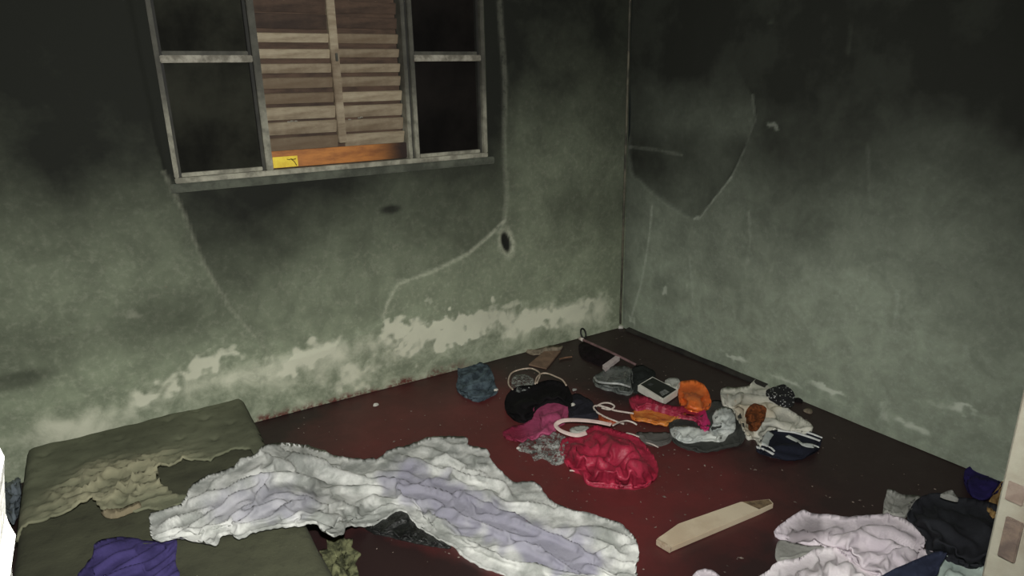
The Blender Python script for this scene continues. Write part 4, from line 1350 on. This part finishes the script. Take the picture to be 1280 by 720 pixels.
heap('grey_sleeve', [(969, 690), (972, 678), (980, 675), (992, 678), (1010, 682), (1030, 683), (1024, 692), (1002, 699), (985, 703), (972, 701)], 'pale grey sleeve end under the pinkish white cloth', 'sleeve', MAT['greyc'], top=0.012, edge=0.004, fall=9, wr=(0.010, 16, 2.0, -0.4), step=2.0, ex=0.1)
heap('pinkish_cloth', [(968, 667), (976, 655), (990, 645), (1005, 637), (1014, 641), (1034, 643), (1058, 646), (1076, 645), (1100, 643), (1120, 643), (1136, 653), (1150, 664), (1157, 676), (1156, 686), (1184, 691), (1160, 698), (1140, 706), (1110, 720), (1085, 712), (1062, 697), (1044, 684), (1020, 679), (992, 674)],
     'crumpled pinkish white cloth in front of the black garment', 'cloth', MAT['pinkwhite'], top=0.065, edge=0.012, fall=18, wr=(0.050, 14, 2.0, -0.5), step=2.0,
     ridges=[([(980, 668), (1020, 672), (1060, 680)], 0.014, 5), ([(1070, 652), (1060, 672), (1066, 690)], 0.018, 6), ([(1110, 646), (1100, 662), (1120, 680)], 0.016, 6)],
     tint=soft_tint([(985, 664), (1000, 646), (1025, 644), (1030, 656), (1008, 666)], 6, 2.0, .8, 4))
heap('white_garment', [(955, 728), (962, 712), (974, 702), (1000, 697), (1020, 688), (1046, 684), (1070, 690), (1092, 702), (1112, 714), (1124, 728)], 'white garment lying in front of the pinkish white cloth', 'garment', MAT['whitec'],
     top=0.075, edge=0.012, fall=18, wr=(0.045, 15, 1.8, 0.4), step=2.0, ridges=[([(1020, 692), (1028, 708), (1024, 726)], 0.018, 5), ([(1040, 690), (1070, 706), (1100, 722)], 0.014, 5)])
heap('mint_cloth', [(1158, 728), (1172, 706), (1184, 694), (1202, 694), (1222, 704), (1244, 716), (1248, 728)], 'pale mint cloth below the black garment', 'cloth', MAT['mint'], top=0.06, edge=0.014, fall=14, wr=(0.02, 11, 1.8, 0.3), step=2.2)
heap('navy_collar', [(1094, 728), (1104, 718), (1136, 703), (1166, 691), (1184, 690), (1176, 704), (1160, 728)], 'navy blue collar strip between the white garment and the mint cloth', 'collar', MAT['navyc'], top=0.02, edge=0.008, fall=9, wr=(0.008, 12, 2, 0), step=2.2, base=0.06, smooth_outline=2)
heap('paper_scrap', [(864, 728), (868, 717), (878, 711), (890, 713), (902, 722), (904, 728)], 'small pale scrap on the floor in front of the wooden board', 'scrap', MAT['pinkwhite'], top=0.025, edge=0.006, fall=8, wr=(0.014, 20, 1.4, 0.3), step=1.8)

# ------------------------------------------------------------------ small scraps one can still make out
MAT['white'] = plain('white_plaster', (226, 224, 214), (196, 194, 184), 0.8, 40, 0.4)
def crumb(name, px, r, mat, label, cat, base=0.0):
    g = gnd(px, base)
    bm = bmesh.new()
    bmesh.ops.create_icosphere(bm, subdivisions=2, radius=r)
    for v in bm.verts:
        k = 1 + 0.45 * pnoise(v.co.x / r * 1.1 + px[0], v.co.y / r * 1.1, v.co.z / r * 1.1 + px[1])
        v.co = Vector((v.co.x * k * 1.2, v.co.y * k, max(v.co.z * k * 0.7, -r * 0.35)))
    me = bpy.data.meshes.new(name)
    bm.to_mesh(me); bm.free()
    me.materials.append(mat)
    o = bpy.data.objects.new(name, me)
    COL.objects.link(o)
    o.location = (g.x, g.y, base + r * 0.33)
    return tag(o, label, cat)
crumb('plaster_crumb', (776, 410), 0.016, MAT['white'], 'white plaster crumb lying in the room corner', 'plaster crumb')
crumb('plaster_crumb', (780, 404.5), 0.014, MAT['white'], 'smaller white plaster crumb against the right wall in the corner', 'plaster crumb', 0.01)
crumb('plaster_crumb', (470, 507), 0.012, MAT['white'], 'pale plaster crumb alone on the red floor below the window', 'plaster crumb')
crumb('plaster_crumb', (716, 507), 0.010, MAT['white'], 'white plaster crumb on the dark slate rag', 'plaster crumb', 0.012)
crumb('plaster_crumb', (718, 488), 0.010, MAT['greyc'], 'grey crumb behind the black handbag', 'crumb')
crumb('plaster_crumb', (620, 488), 0.009, MAT['white'], 'tiny white crumb at the side of the denim rag', 'crumb', 0.02)
crumb('plaster_crumb', (648, 561), 0.008, MAT['white'], 'tiny white crumb at the tip of the crumpled cellophane', 'crumb')

# fine litter strewn over the floor: nobody could count it
verts, faces = [], []
rnd = random.Random(9)
k = 0
while k < 330:
    x, y = rnd.uniform(0.45, 2.6), rnd.uniform(1.0, 2.95)
    if rnd.random() < 0.35:
        x, y = rnd.gauss(1.75, 0.35), rnd.gauss(2.1, 0.35)
    if not (0.45 < x < 2.55 and 0.9 < y < 2.95):
        continue
    if any(np.hypot(*(h.mean(0) - (x, y))) < 1.2 and inside(np.array([[x, y]]), h)[0] for h in HEAPS):
        continue
    r = rnd.uniform(0.0014, 0.0034) * (1.8 if rnd.random() < 0.08 else 1)
    a = rnd.uniform(0, 6.28)
    n0 = len(verts)
    for i in range(4):
        an = a + i * math.pi / 2
        verts.append((x + r * (1.6 if i % 2 else 0.8) * math.cos(an), y + r * (1.6 if i % 2 else 0.8) * math.sin(an), 0.0))
    verts.append((x, y, r * 0.9))
    for i in range(4):
        faces.append((n0 + i, n0 + (i + 1) % 4, n0 + 4))
    k += 1
tag(link_mesh('floor_litter', verts, faces, plain('pale_litter', (150, 138, 126), (60, 50, 44), 0.8, 9)), 'fine pale crumbs strewn over the red floor', 'litter', kind='stuff')
